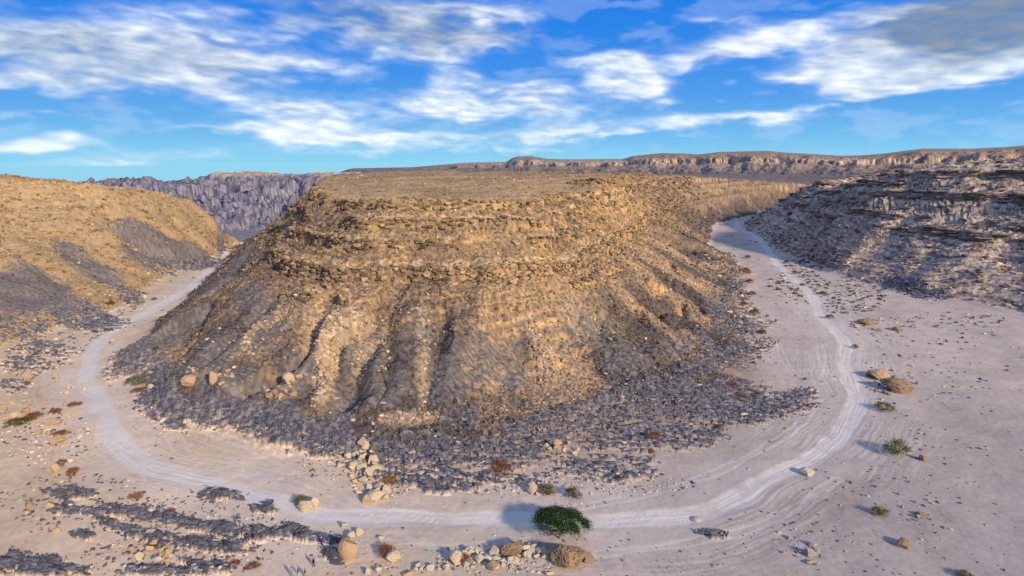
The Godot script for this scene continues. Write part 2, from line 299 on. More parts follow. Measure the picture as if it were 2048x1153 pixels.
# ------------------------------------------------------------------ sky
func make_sky() -> ImageTexture:
	var w := 2048
	var h := 2048
	var data := PackedByteArray()
	data.resize(w * h * 3)
	var na := noise(5, 1.0, 5)
	na.fractal_gain = 0.55
	var nb := noise(6, 1.0, 3)
	# clouds over the view: azimuth, elevation, half width, half height (degrees), tilt, how thick, how grey
	var cl := [
		[-30.7, 7.8, 11.87, 2.18, 0.02, 0.9, 0.6],
		[-36.4, 8.8, 3.56, 0.85, 0.11, 0.55, 0.15],
		[-24.9, 8.4, 5.62, 1.26, -0.06, 0.75, 0.1],
		[-25.7, 7.1, 2.12, 0.97, -0.38, 0.75, 0],
		[-29.2, 10.1, 10.90, 0.56, 0.06, 0.45, 0.1],
		[-27.1, 11.5, 7.28, 0.77, 0.05, 0.4, 0.2],
		[-35.0, 5.9, 6.38, 0.76, 0.04, 0.6, 0.3],
		[-9.7, 11.3, 9.95, 1.77, -0.08, 0.8, 0.8],
		[-5.4, 10.4, 4.80, 1.42, 0.10, 0.5, 0.5],
		[-1.0, 12.8, 5.21, 0.77, -0.04, 0.5, 0.3],
		[-7.1, 13.1, 8.63, 0.76, 0.01, 0.6, 0.5],
		[-16.5, 8.5, 3.70, 0.55, -0.04, 0.5, 0.15],
		[1.1, 11.1, 2.17, 0.47, 0.26, 0.3, 0.2],
		[-5.5, 7.4, 2.64, 1.64, -0.23, 0.45, 0.05],
		[-0.2, 5.1, 8.87, 1.44, -0.03, 0.75, 0.08],
		[1.6, 6.6, 5.31, 0.75, -0.08, 0.6, 0.02],
		[-7.7, 5.1, 3.97, 0.93, -0.09, 0.5, 0.1],
		[-18.3, 4.8, 5.79, 1.05, -0.04, 0.72, 0.12],
		[-16.8, 3.2, 7.22, 1.16, -0.03, 0.75, 0.08],
		[-20.0, 2.6, 5.32, 0.66, -0.01, 0.6, 0.05],
		[-14.3, 2.4, 4.75, 0.59, 0.07, 0.55, 0.02],
		[10.3, 7.7, 3.58, 1.46, 0.03, 1.15, 0.02],
		[9.8, 9.1, 3.37, 0.72, 0.04, 0.9, 0.05],
		[11.0, 6.5, 1.70, 0.66, -0.02, 0.8, 0],
		[6.0, 9.0, 2.17, 0.57, -0.11, 0.35, 0.1],
		[20.8, 9.8, 4.06, 0.98, 0.01, 1.0, 0.02],
		[16.9, 9.1, 2.34, 1.01, 0.19, 0.8, 0.05],
		[23.0, 10.2, 2.19, 0.96, -0.08, 0.8, 0.0],
		[17.9, 11.9, 3.46, 0.52, -0.03, 0.45, 0.1],
		[15.1, 11.7, 1.20, 0.30, 0.04, 0.35, 0],
		[25.5, 6.5, 4.15, 0.83, 0.01, 1.1, 0.0],
		[30.2, 7.1, 6.07, 1.43, 0.03, 1.15, 0.25],
		[33.8, 8.9, 5.56, 1.88, -0.02, 1.35, 1.2],
		[36.3, 9.8, 3.98, 1.61, -0.06, 1.4, 1.4],
		[27.4, 8.6, 3.93, 1.23, 0.07, 0.9, 0.2],
		[32.6, 5.9, 3.84, 0.57, 0.07, 1.0, 0.1],
		[36.3, 7.0, 2.67, 0.60, 0.17, 0.9, 0.3],
		[30.5, 11.0, 5.98, 0.68, -0.06, 0.7, 0.5],
		[17.2, 3.8, 6.66, 0.54, 0.01, 0.85, 0],
		[21.9, 4.3, 2.63, 0.36, 0.03, 0.7, 0],
		[13.0, 5.2, 1.35, 0.41, -0.02, 0.6, 0],
		[5.6, 3.2, 3.97, 0.73, 0.02, 0.75, 0],
		[10.1, 2.9, 2.60, 0.43, -0.01, 0.5, 0],
		[25.7, 4.6, 1.78, 0.23, 0.00, 0.5, 0],
		[28.8, 5.2, 2.01, 0.19, -0.02, 0.45, 0],
		[36.0, 5.4, 1.14, 0.14, 0.00, 0.45, 0],
		[-36.7, 1.6, 3.35, 0.49, 0.06, 0.75, 0.02],
		[-37.0, 3.4, 2.96, 0.31, 0.02, 0.6, 0.05],
		[-35.4, 2.2, 2.15, 0.29, 0.03, 0.4, 0],
		[-30.2, 0.5, 6.89, 0.92, 0.05, 0.55, 0.02],
		[-31.6, -0.5, 7.08, 0.53, -0.00, 0.4, 0],
		[-5.6, 1.8, 8.11, 0.79, 0.00, 0.5, 0.02],
		[-1.1, 2.5, 5.40, 0.44, -0.00, 0.5, 0],
		[-24.3, 2.7, 6.25, 0.40, -0.00, 0.45, 0.05],
		[-12.7, 1.2, 5.27, 0.43, 0.00, 0.35, 0],
		[1.6, 1.4, 3.61, 0.35, -0.00, 0.35, 0]]
	for j in h:
		var el := 90.0 - (j + 0.5) / h * 180.0
		if el < -1.0:
			for i in w:
				var o := (j * w + i) * 3
				data[o] = 124
				data[o + 1] = 179
				data[o + 2] = 195
			continue
		var e := maxf(el, 0.0)
		# clear air: pale cyan at the horizon to deep blue
		var t := 1.0 - exp(-e / 4.8)
		var t2 := clampf((e - 9.0) / 60.0, 0.0, 1.0)
		var ar := lerpf(lerpf(0.19, 0.0, t), 0.006, t2)
		var ag := lerpf(lerpf(0.46, 0.118, t), 0.10, t2)
		var ab := lerpf(lerpf(0.57, 0.50, t), 0.36, t2)
		var near: Array = []
		for c in cl:
			if absf(el - c[1]) < c[3] * 2.4 + absf(c[4]) * c[2] * 2.0:
				near.append(c)
		var sl := sin(deg_to_rad(e))
		for i in w:
			var az := (i + 0.5) / w * 360.0        # straight ahead (-z) at the left edge of the panorama
			if az > 180.0:
				az -= 360.0
			var sx := cos(deg_to_rad(az)) * 60.0
			var sy := sin(deg_to_rad(az)) * 60.0
			# on a flat cloud layer overhead
			var hz := 1.0 / (0.10 + sl)
			var gx := sy / 60.0 * hz
			var gy := sx / 60.0 * hz
			var wob := nb.get_noise_3d(sx * 0.12, e * 0.35, sy * 0.12)
			var f := na.get_noise_3d(sx * 0.13 + wob * 0.5, e * 0.42 + wob * 0.4, sy * 0.13)
			var fine := na.get_noise_3d(sx * 0.30 + 7.0, e * 1.5 + sy * 0.10 + wob * 0.5, sy * 0.30)
			var body := f * 0.85 + fine * 0.2
			var dens := 0.0
			var grey := 0.0
			var weight := 0.02
			if absf(az) < 62.0:
				for c in near:
					var rx: float = az - c[0] + wob * 2.2
					var dx: float = rx / c[2]
					var dy: float = (el - c[1] - rx * c[4] + wob * 0.7 + f * 0.5) / c[3]
					var k: float = dx * dx + dy * dy
					if k < 5.0:
						var a: float = c[5] * exp(-k * 1.05)
						dens += a
						grey += a * a * c[6] * clampf(0.9 + dy * 0.35, 0.0, 1.2)
						weight += a * a
			# the rest of the sky carries unseen broken cloud, thickened to whiten shade light
			var edge := (1.0 - smoothstep(44.0, 58.0, absf(az))) * (1.0 - smoothstep(14.5, 22.0, el))
			var other := clampf(nb.get_noise_2d(gx * 0.5, gy * 0.5) * 1.5 + 0.56, 0.0, 1.0) * 0.9
			dens = dens * edge + other * (1.0 - edge)
			grey = grey / weight * edge + 0.25 * (1.0 - edge)
			var cover := clampf(dens * 1.12 - 0.15 + body * 0.62 * clampf(dens * 1.8 + 0.10, 0.0, 1.0), 0.0, 1.0)
			cover = lerpf(cover, cover * cover * (3.0 - 2.0 * cover), 0.5) * clampf(0.78 + fine * 0.3, 0.5, 0.92)
			cover = maxf(cover, clampf(f * 0.4 + wob * 0.2, 0.0, 0.12) * smoothstep(0.0, 3.0, e))
			var g := clampf(grey + 0.04 - body * 0.45, 0.0, 1.0)
			var lum := lerpf(0.66, 0.19, g) * (1.0 + fine * 0.22)
			var r := lerpf(ar, lum * lerpf(0.95, 0.84, g), cover)
			var gg := lerpf(ag, lum, cover)
			var b := lerpf(ab, lum * lerpf(1.05, 1.14, g), cover)
			var p := (j * w + i) * 3
			data[p] = to8(r)
			data[p + 1] = to8(gg)
			data[p + 2] = to8(b)
	return ImageTexture.create_from_image(Image.create_from_data(w, h, false, Image.FORMAT_RGB8, data))

func to8(v: float) -> int:
	v = clampf(v, 0.0, 1.0)
	return int((v * 12.92 if v < 0.0031 else 1.055 * pow(v, 0.41667) - 0.055) * 255.0 + 0.5)

# ------------------------------------------------------------------ relief
func build_base():
	var pts := PackedVector2Array()
	var hs := PackedFloat32Array()
	var rs := PackedByteArray()
	for c in contours:
		var line: Array = c[2]
		for k in line.size():
			var a: Vector3 = line[k]
			var b: Vector3 = line[mini(k + 1, line.size() - 1)]
			var n := maxi(1, int(round(Vector2(a.x - b.x, a.z - b.z).length() / float(c[1]))))
			for m in n:
				var p := a.lerp(b, float(m) / n)
				pts.append(Vector2(p.x + sin(m * 1.7 + k) * 0.02, p.z + cos(m * 2.3 + k) * 0.02))
				hs.append(p.y)
				rs.append(c[0])
				if k == line.size() - 1:
					break
	for p in [Vector3(-904, 72, 204), Vector3(1104, 80, 204), Vector3(1104, 40, -1504), Vector3(-904, 55, -1504), Vector3(0, 0, -100), Vector3(-60, 0, -110), Vector3(60, 0, -110), Vector3(-120, 0, -120), Vector3(130, 0, -150), Vector3(180, 0, -220), Vector3(0, 0, -60)]:
		pts.append(Vector2(p.x, p.z))
		hs.append(p.y)
		rs.append(5 if p.y > 1.0 else 0)
	var tri := Geometry2D.triangulate_delaunay(pts)
	bh.resize(BNX * BNZ)
	breg.resize(BNX * BNZ)
	for t in range(0, tri.size(), 3):
		var ia := tri[t]
		var ib := tri[t + 1]
		var ic := tri[t + 2]
		var a := pts[ia]
		var b := pts[ib]
		var c := pts[ic]
		var den := (b.y - c.y) * (a.x - c.x) + (c.x - b.x) * (a.y - c.y)
		if absf(den) < 1e-6:
			continue
		var top := ia
		if hs[ib] > hs[top]:
			top = ib
		if hs[ic] > hs[top]:
			top = ic
		var rg := rs[top]
		if rg == 0:
			rg = maxi(rs[ia], maxi(rs[ib], rs[ic]))
		var x0 := maxi(0, int(floor((minf(a.x, minf(b.x, c.x)) - BX) / BC)))
		var x1 := mini(BNX - 1, int(ceil((maxf(a.x, maxf(b.x, c.x)) - BX) / BC)))
		var z0 := maxi(0, int(floor((minf(a.y, minf(b.y, c.y)) - BZ) / BC)))
		var z1 := mini(BNZ - 1, int(ceil((maxf(a.y, maxf(b.y, c.y)) - BZ) / BC)))
		for zi in range(z0, z1 + 1):
			var pz := BZ + zi * BC
			for xi in range(x0, x1 + 1):
				var qx := BX + xi * BC
				var u := ((b.y - c.y) * (qx - c.x) + (c.x - b.x) * (pz - c.y)) / den
				var v := ((c.y - a.y) * (qx - c.x) + (a.x - c.x) * (pz - c.y)) / den
				if u < -0.001 or v < -0.001 or u + v > 1.001:
					continue
				bh[zi * BNX + xi] = hs[ia] * u + hs[ib] * v + hs[ic] * (1.0 - u - v)
				breg[zi * BNX + xi] = rg
	for pass_ in 2:
		var src := bh.duplicate()
		for zi in range(1, BNZ - 1):
			for xi in range(1, BNX - 1):
				var o := zi * BNX + xi
				bh[o] = src[o] * 0.36 + (src[o - 1] + src[o + 1] + src[o - BNX] + src[o + BNX]) * 0.16
	# outline of the far hills: azimuth (degrees) in steps of 2 from -60 to 60, height at 2500 m
	var sil := [[-60, -25], [-30, -20], [-26, 0], [-22, 40], [-18, 58], [-16, 60], [-13, 62], [-9, 66], [-6, 78], [-4, 86], [-2, 87], [-0.5, 88], [0.0, 104], [0.5, 111], [1.8, 112], [3.2, 101], [4.5, 99], [7, 99], [10.0, 100], [10.8, 112], [13.4, 124], [15.0, 122], [16.5, 118], [18.2, 127], [22.0, 130], [23.5, 122], [25, 118], [27.5, 109], [29.2, 111], [30.5, 116], [32.0, 126], [33, 132], [36, 130], [38.0, 134], [40.0, 142], [44, 150], [60, 150]]
	for k in 601:
		var az := -60.0 + k * 0.2
		for m in sil.size() - 1:
			if az <= sil[m + 1][0]:
				var f: float = clampf((az - sil[m][0]) / (sil[m + 1][0] - sil[m][0]), 0.0, 1.0)
				far_top.append(lerpf(sil[m][1], sil[m + 1][1], f))
				break

func stamp(grid: PackedFloat32Array, list: Array):
	for s in list:
		var cx: float = s[0]
		var cz: float = s[1]
		var ux: float = s[2]
		var uz: float = s[3]
		var vx: float = s[4]
		var vz: float = s[5]
		var det := ux * vz - uz * vx
		if absf(det) < 0.05:
			continue
		var ex := (absf(ux) + absf(vx)) * 1.5
		var ez := (absf(uz) + absf(vz)) * 1.5
		for zi in range(maxi(0, int(cz - ez - TZ)), mini(TNZ - 1, int(cz + ez - TZ) + 1) + 1):
			for xi in range(maxi(0, int(cx - ex - TX)), mini(TNX - 1, int(cx + ex - TX) + 1) + 1):
				var dx := TX + xi - cx
				var dz := TZ + zi - cz
				var u := (dx * vz - dz * vx) / det
				var v := (ux * dz - uz * dx) / det
				var k := u * u + v * v
				if k < 2.2:
					var o := zi * TNX + xi
					var a: float = s[6] * (1.0 - smoothstep(0.25, 2.2, k))
					grid[o] = maxf(grid[o], a) if a > 0.0 else grid[o] + a

func build_patches():
	td.resize(TNX * TNZ)
	td.fill(60.0)
	ts.resize(TNX * TNZ)
	tq.resize(TNX * TNZ)
	tq.fill(60.0)
	tk.resize(TNX * TNZ)
	tm.resize(TNX * TNZ)
	var along := 0.0
	var smooth := smooth_line(track_line)
	for k in smooth.size() - 1:
		line_into(td, smooth[k], smooth[k + 1], along, 46.0, true)
		along += smooth[k].distance_to(smooth[k + 1])
	for l in side_lines:
		var sl := smooth_line(l)
		for k in sl.size() - 1:
			line_into(tq, sl[k], sl[k + 1], 0.0, 6.0, false)
	tg.resize(TNX * TNZ)
	for g in gullies:
		var gd := PackedFloat32Array()
		gd.resize(TNX * TNZ)
		gd.fill(60.0)
		var gl := smooth_line(g[0])
		var wide: float = g[1]
		for k in gl.size() - 1:
			line_into(gd, gl[k], gl[k + 1], 0.0, wide + 1.0, false)
		for o in gd.size():
			if gd[o] < wide:
				tg[o] = maxf(tg[o], (1.0 - gd[o] / wide) * g[2])
	stamp(tk, slate)
	stamp(tm, chutes)

func smooth_line(l: Array) -> Array:
	var out: Array = []
	for k in l.size() - 1:
		var a: Vector2 = l[maxi(k - 1, 0)]
		var b: Vector2 = l[k]
		var c: Vector2 = l[k + 1]
		var d: Vector2 = l[mini(k + 2, l.size() - 1)]
		for m in 4:
			out.append(b.cubic_interpolate(c, a, d, m / 4.0))
	out.append(l[l.size() - 1])
	return out

func line_into(grid: PackedFloat32Array, a: Vector2, b: Vector2, along: float, reach: float, main: bool):
	var ab := b - a
	var l2 := ab.length_squared()
	if l2 < 1e-6:
		return
	var ln := sqrt(l2)
	for zi in range(maxi(0, int(minf(a.y, b.y) - reach - TZ)), mini(TNZ - 1, int(maxf(a.y, b.y) + reach - TZ)) + 1):
		for xi in range(maxi(0, int(minf(a.x, b.x) - reach - TX)), mini(TNX - 1, int(maxf(a.x, b.x) + reach - TX)) + 1):
			var px := TX + xi - a.x
			var pz := TZ + zi - a.y
			var t := clampf((px * ab.x + pz * ab.y) / l2, 0.0, 1.0)
			var dx := px - ab.x * t
			var dz := pz - ab.y * t
			var d := sqrt(dx * dx + dz * dz)
			var o := zi * TNX + xi
			if d < absf(grid[o]):
				var side := 1.0 if ab.x * pz - ab.y * px > 0.0 else -1.0
				grid[o] = d * side if main else d
				if main:
					ts[o] = along + t * ln

# Height of the ground at (x, z); leaves what else is known there in the q_ variables.
func surf(x: float, z: float) -> float:
	var wx := n1.get_noise_2d(x * 0.021, z * 0.021)
	var wz := n1.get_noise_2d(x * 0.021 + 71.0, z * 0.021)
	var fx := clampf((x + wx * 5.0 - BX) / BC, 0.0, BNX - 1.01)
	var fz := clampf((z + wz * 5.0 - BZ) / BC, 0.0, BNZ - 1.01)
	var xi := int(fx)
	var zi := int(fz)
	fx -= xi
	fz -= zi
	var o := zi * BNX + xi
	var h := lerpf(lerpf(bh[o], bh[o + 1], fx), lerpf(bh[o + BNX], bh[o + BNX + 1], fx), fz)
	q_reg = breg[o + (1 if fx > 0.5 else 0) + (BNX if fz > 0.5 else 0)]
	q_dark = 0.0
	q_d = 60.0
	q_rut = 0.0
	q_low = 0.0
	q_shade_sand = 0.0
	q_near = 0.0
	q_bench = 0.0
	q_edge = 0.0
	var r := sqrt(x * x + z * z)
	var side := 60.0
	var along := 0.0
	var gully := 0.0
	if x > TX and x < TX + TNX - 2 and z > TZ and z < TZ + TNZ - 2:
		var gx := x - TX
		var gz := z - TZ
		var ax := int(gx)
		var az := int(gz)
		gx -= ax
		gz -= az
		o = az * TNX + ax
		q_d = lerpf(lerpf(td[o], td[o + 1], gx), lerpf(td[o + TNX], td[o + TNX + 1], gx), gz)
		along = ts[o] + (ts[o + 1] - ts[o]) * gx
		side = lerpf(lerpf(tq[o], tq[o + 1], gx), lerpf(tq[o + TNX], tq[o + TNX + 1], gx), gz)
		q_dark = lerpf(lerpf(tk[o], tk[o + 1], gx), lerpf(tk[o + TNX], tk[o + TNX + 1], gx), gz)
		gully = lerpf(lerpf(tg[o], tg[o + 1], gx), lerpf(tg[o + TNX], tg[o + TNX + 1], gx), gz)
		q_low = lerpf(lerpf(tm[o], tm[o + 1], gx), lerpf(tm[o + TNX], tm[o + TNX + 1], gx), gz)
	var up := h
	if h < 1.0 and z < -540.0 and x < -200.0:
		up = h + clampf((r - 560.0) * 0.05, 0.0, 30.0)     # the wadi falls away down its left arm
	var m := smoothstep(0.3, 5.0, up)
	var rough := n5.get_noise_2d(x * 0.11, z * 0.11)
	q_h = h
	if m > 0.0:
		# gullies run down the slopes
		var g := 0.0
		var mid := smoothstep(1.0, 14.0, up)
		if q_reg == 1:
			var th := atan2(x + 5.0, -(z + 330.0)) if z > -330.0 else 0.0
			var u := th * 120.0 if z > -330.0 else (z + 330.0) * 0.8 + signf(x) * 377.0
			u = atan2(x + 5.0, z + 370.0) * 105.0 if z > -350.0 else u
			var gn := nr2.get_noise_2d(u * 0.034 + wx * 0.5, up * 0.010)
			g = -maxf(gn - 0.1, 0.0) * 6.5 * smoothstep(2.5, 12.0, up) * (1.0 - smoothstep(20.0, 31.0, up)) + (gn * -0.9 - 0.2) * mid * (1.0 - smoothstep(54.0, 58.0, up))
			g += n3.get_noise_2d(u * 0.07, up * 0.03) * 1.3 * mid * (1.0 - smoothstep(50.0, 56.0, up))
		elif q_reg == 2:
			var u2 := z + x * 0.12
			g = (nr2.get_noise_2d(u2 * 0.014 + 9.0 + wx * 0.25, x * 0.004) - 0.25) * 4.0 * mid * (1.0 - smoothstep(30.0, 54.0, up))
		elif q_reg == 3:
			g = n3.get_noise_2d(z * 0.03 + x * 0.01, x * 0.012) * 2.6 * mid * (1.0 - smoothstep(56.0, 70.0, up))
		elif q_reg == 4 and r < 1420.0 and x < -120.0:
			var ua := atan2(x, -z) * 1250.0
			var mm := smoothstep(-26.0, 0.0, h) * (1.0 - smoothstep(24.0, 56.0, h) * 0.85)
			g = (nr2.get_noise_2d(x * 0.0034 + wx * 0.25 + 3.0, z * 0.0026 + wz * 0.25) - 0.25) * -46.0 * mm + (nr2.get_noise_2d(x * 0.0105 + wx * 0.5, z * 0.008) - 0.3) * -11.0 * mm
		h += g - gully * mid
		var plateau := smoothstep(52.0, 60.0, h)
		h += n3.get_noise_2d(x * 0.03, z * 0.03) * lerpf(1.0, 1.6, plateau) * m
		# rock layers: ledges with a cliff below and a bench above
		var lw := n1.get_noise_2d(x * 0.012 + 5.0, z * 0.012)
		var lb := n3.get_noise_2d(x * 0.09, z * 0.09)
		var bk := nc.get_noise_2d(x * 0.17, z * 0.17)
		var hh := h + lw * 1.2 + lb * 0.4 + bk * 0.5
		var ad := 0.0
		if q_reg == 1:
			ad += ledge(hh - 32.5, 4.8, 2.2 * (0.9 + lb * 0.4))
			ad += ledge(hh - 27.0, 3.0, 0.9 * clampf(lw * 2.0 + lb + 0.3, 0.0, 1.0))
			ad += ledge(hh - 42.0, 3.4, 1.7 * clampf(0.85 + lw * 1.2 + lb * 0.5, 0.0, 1.0))
			ad += ledge(hh - 49.0, 3.4, 1.4 * clampf(0.75 - lw * 1.2 + lb * 0.6, 0.0, 1.0))
			ad += ledge(hh - 51.0, 5.5, 2.8 * smoothstep(18.0, 45.0, x) * clampf(0.8 + lb, 0.0, 1.2))
			ad += ledge(hh - 55.5, 2.8, 1.3 * clampf(0.8 + lb, 0.0, 1.0))
			ad += ledge(hh - 61.0, 3.0, 1.5 * smoothstep(15.0, 60.0, x) * clampf(0.8 + lb, 0.0, 1.0))
		elif q_reg == 3:
			for k in 6:
				ad += ledge(hh - 30.0 - k * 7.1 - lw * (k % 2) * 2.0, 3.5, 1.5 * clampf(0.6 + lb + lw * (1.5 if k % 2 else -1.5), 0.0, 1.1))
		elif q_reg == 2:
			ad += ledge(hh - 47.0, 3.0, 1.3 * clampf(0.6 + lb * 1.5, 0.0, 1.0)) + ledge(hh - 41.0, 3.0, 0.8 * clampf(0.3 + lb * 1.5, 0.0, 1.0))
		var s: float = hh * 0.62 + lw * 1.3
		var saw := s - floorf(s)
		if q_reg != 4:
			ad += (smoothstep(0.62, 0.72, saw) - saw) * 1.25 * clampf(0.55 + lb * 1.3, 0.0, 1.2) * smoothstep(18.0, 34.0, up) * (1.0 - plateau * 0.7)
		h += ad * m
		q_shade_sand = smoothstep(0.48, 0.58, saw) * (1.0 - smoothstep(0.68, 0.72, saw)) * clampf(0.4 + lb * 1.6 + lw, 0.0, 1.0) * smoothstep(26.0, 36.0, up)  # dark line under each rock step, painted in for crevice shade
		var rk := lerpf(0.55, 1.0, smoothstep(8.0, 36.0, up)) * (1.0 - plateau * 0.6)
		if q_reg == 4:
			rk = 0.12
		elif q_reg == 2:
			rk *= 0.4
		elif q_reg == 3:
			rk *= 0.6
		rk *= 1.0 - smoothstep(480.0, 850.0, r) * 0.8
		h += rough * 1.15 * m * rk + (0.25 - nc.get_noise_2d(x * 0.5, z * 0.5) * 0.5) * 0.75 * m * rk
	q_near = q_dark
	# dark slate stands proud of the sand in broken ribs
	if q_dark > 0.02:
		var rib := n5.get_noise_2d(x * 0.085 + z * 0.04, z * 0.36 - x * 0.07)
		var rib2 := n3.get_noise_2d(x * 0.35 + 9.0, z * 0.9)
		var slope := smoothstep(4.0, 9.0, up)
		q_dark = smoothstep(lerpf(0.45, 0.16, slope), lerpf(0.56, 0.58, slope), q_dark + (rib * 0.62 + rib2 * 0.34) * lerpf(1.0, 0.6, slope))
		h += q_dark * (0.20 + absf(rib) * 1.2 + maxf(rib2, -0.2) * 0.7) * (1.0 - slope * 0.8)
	else:
		q_dark = 0.0
	if m < 1.0:
		var fl := 1.0 - m
		h += n3.get_noise_2d(x * 0.02, z * 0.02) * 0.5 * fl + rough * 0.10 * fl
		# wheel ruts: stripes that follow the track
		var dd := q_d + n1.get_noise_2d(x * 0.03, z * 0.03) * 1.8 + rough * 0.25
		var st := n3.get_noise_2d(dd * 1.1, along * 0.022)
		var wide := (1.0 - smoothstep(1.6, 3.8, absf(dd))) * clampf(0.85 + rough * 0.9, 0.4, 1.0)
		var apart := n1.get_noise_2d(x * 0.022 + 31.0, z * 0.022 + 7.0) + 0.2
		var loose := smoothstep(0.0, 0.35, apart) * (1.0 - smoothstep(14.0, 26.0, absf(q_d))) * fl
		var sd := 1.0 - smoothstep(0.25, 0.6, absf(side + n1.get_noise_2d(x * 0.05, z * 0.05) * 0.8 - 1.0))
		var bed := (1.0 - smoothstep(5.0, 17.0, absf(q_d) + n1.get_noise_2d(x * 0.04, z * 0.04) * 6.0)) * fl
		q_rut = clampf(bed * 0.30 + wide * (1.05 + st * 0.55) + loose * clampf(st * 2.6, -0.8, 1.0) * 0.30 + sd * 0.28, -0.6, 1.2) * (1.0 - q_dark)
		h += (-wide * 0.16 + st * 0.10 * maxf(wide * 1.2, loose * 0.6) - sd * 0.05) * fl
	if r > 1300.0:
		# far hills beyond the base grid
		var az2 := rad_to_deg(atan2(x, -z))
		var k2 := clampf((az2 + 60.0) * 5.0, 0.0, 599.0)
		var ki := int(k2)
		var top := lerpf(far_top[ki], far_top[ki + 1], k2 - ki)
		var ua2 := az2 * 38.0
		var gul := nr2.get_noise_2d(ua2 * 0.013 + n1.get_noise_2d(az2 * 0.2, 1.0), r * 0.0012) - 0.35
		var gu2 := n5.get_noise_2d(ua2 * 0.011, r * 0.003)
		var low := 46.0 + n3.get_noise_2d(x * 0.004, z * 0.004) * 9.0 - 80.0 * smoothstep(-17.0, -30.0, az2)
		var f := 0.0
		# talus, a light cliff, then a long even slope to the top
		f = clampf((r + (gul * 10.0 + gu2 * 120.0) * (1.0 - smoothstep(2300.0, 2600.0, r)) - 1860.0) / 840.0, 0.0, 1.0)
		var prof := 0.44 * smoothstep(0.0, 0.52, f) + 0.20 * smoothstep(0.46, 0.52, f) + 0.36 * clampf((f - 0.50) / 0.5, 0.0, 1.0)
		prof += (smoothstep(0.70, 0.72, f) - smoothstep(0.60, 0.80, f)) * 0.05
		var hf := lerpf(low, top, prof) - smoothstep(2700.0, 6000.0, r) * 40.0 + gu2 * 2.5 * prof * (1.0 - prof) * 4.0
		if az2 < -14.0:
			hf = lerpf(hf, minf(hf, 66.0 - r * 0.036), smoothstep(-14.0, -19.0, az2))
		h = lerpf(h, hf, smoothstep(1330.0 if az2 > -17.0 else 1420.0, 1700.0, r))
		q_h = lerpf(q_h, hf, smoothstep(1330.0, 1700.0, r))
		if r > 1480.0:
			q_reg = 4
	return h

func ledge(u: float, w: float, a: float) -> float:
	u /= w
	if a > 0.5 and u > -0.16 and u < 0.30:
		q_edge = maxf(q_edge, a)
	if a > 0.8 and u > 0.25 and u < 0.95:
		q_bench = maxf(q_bench, smoothstep(0.25, 0.4, u) * (1.0 - smoothstep(0.7, 0.95, u)))
	if u <= -1.0 or u >= 1.0:
		return 0.0
	if u < -0.13:
		return -a * (1.0 + u) / 0.87
	if u > 0.13:
		return a * (1.0 - u) / 0.87
	return a * u / 0.13

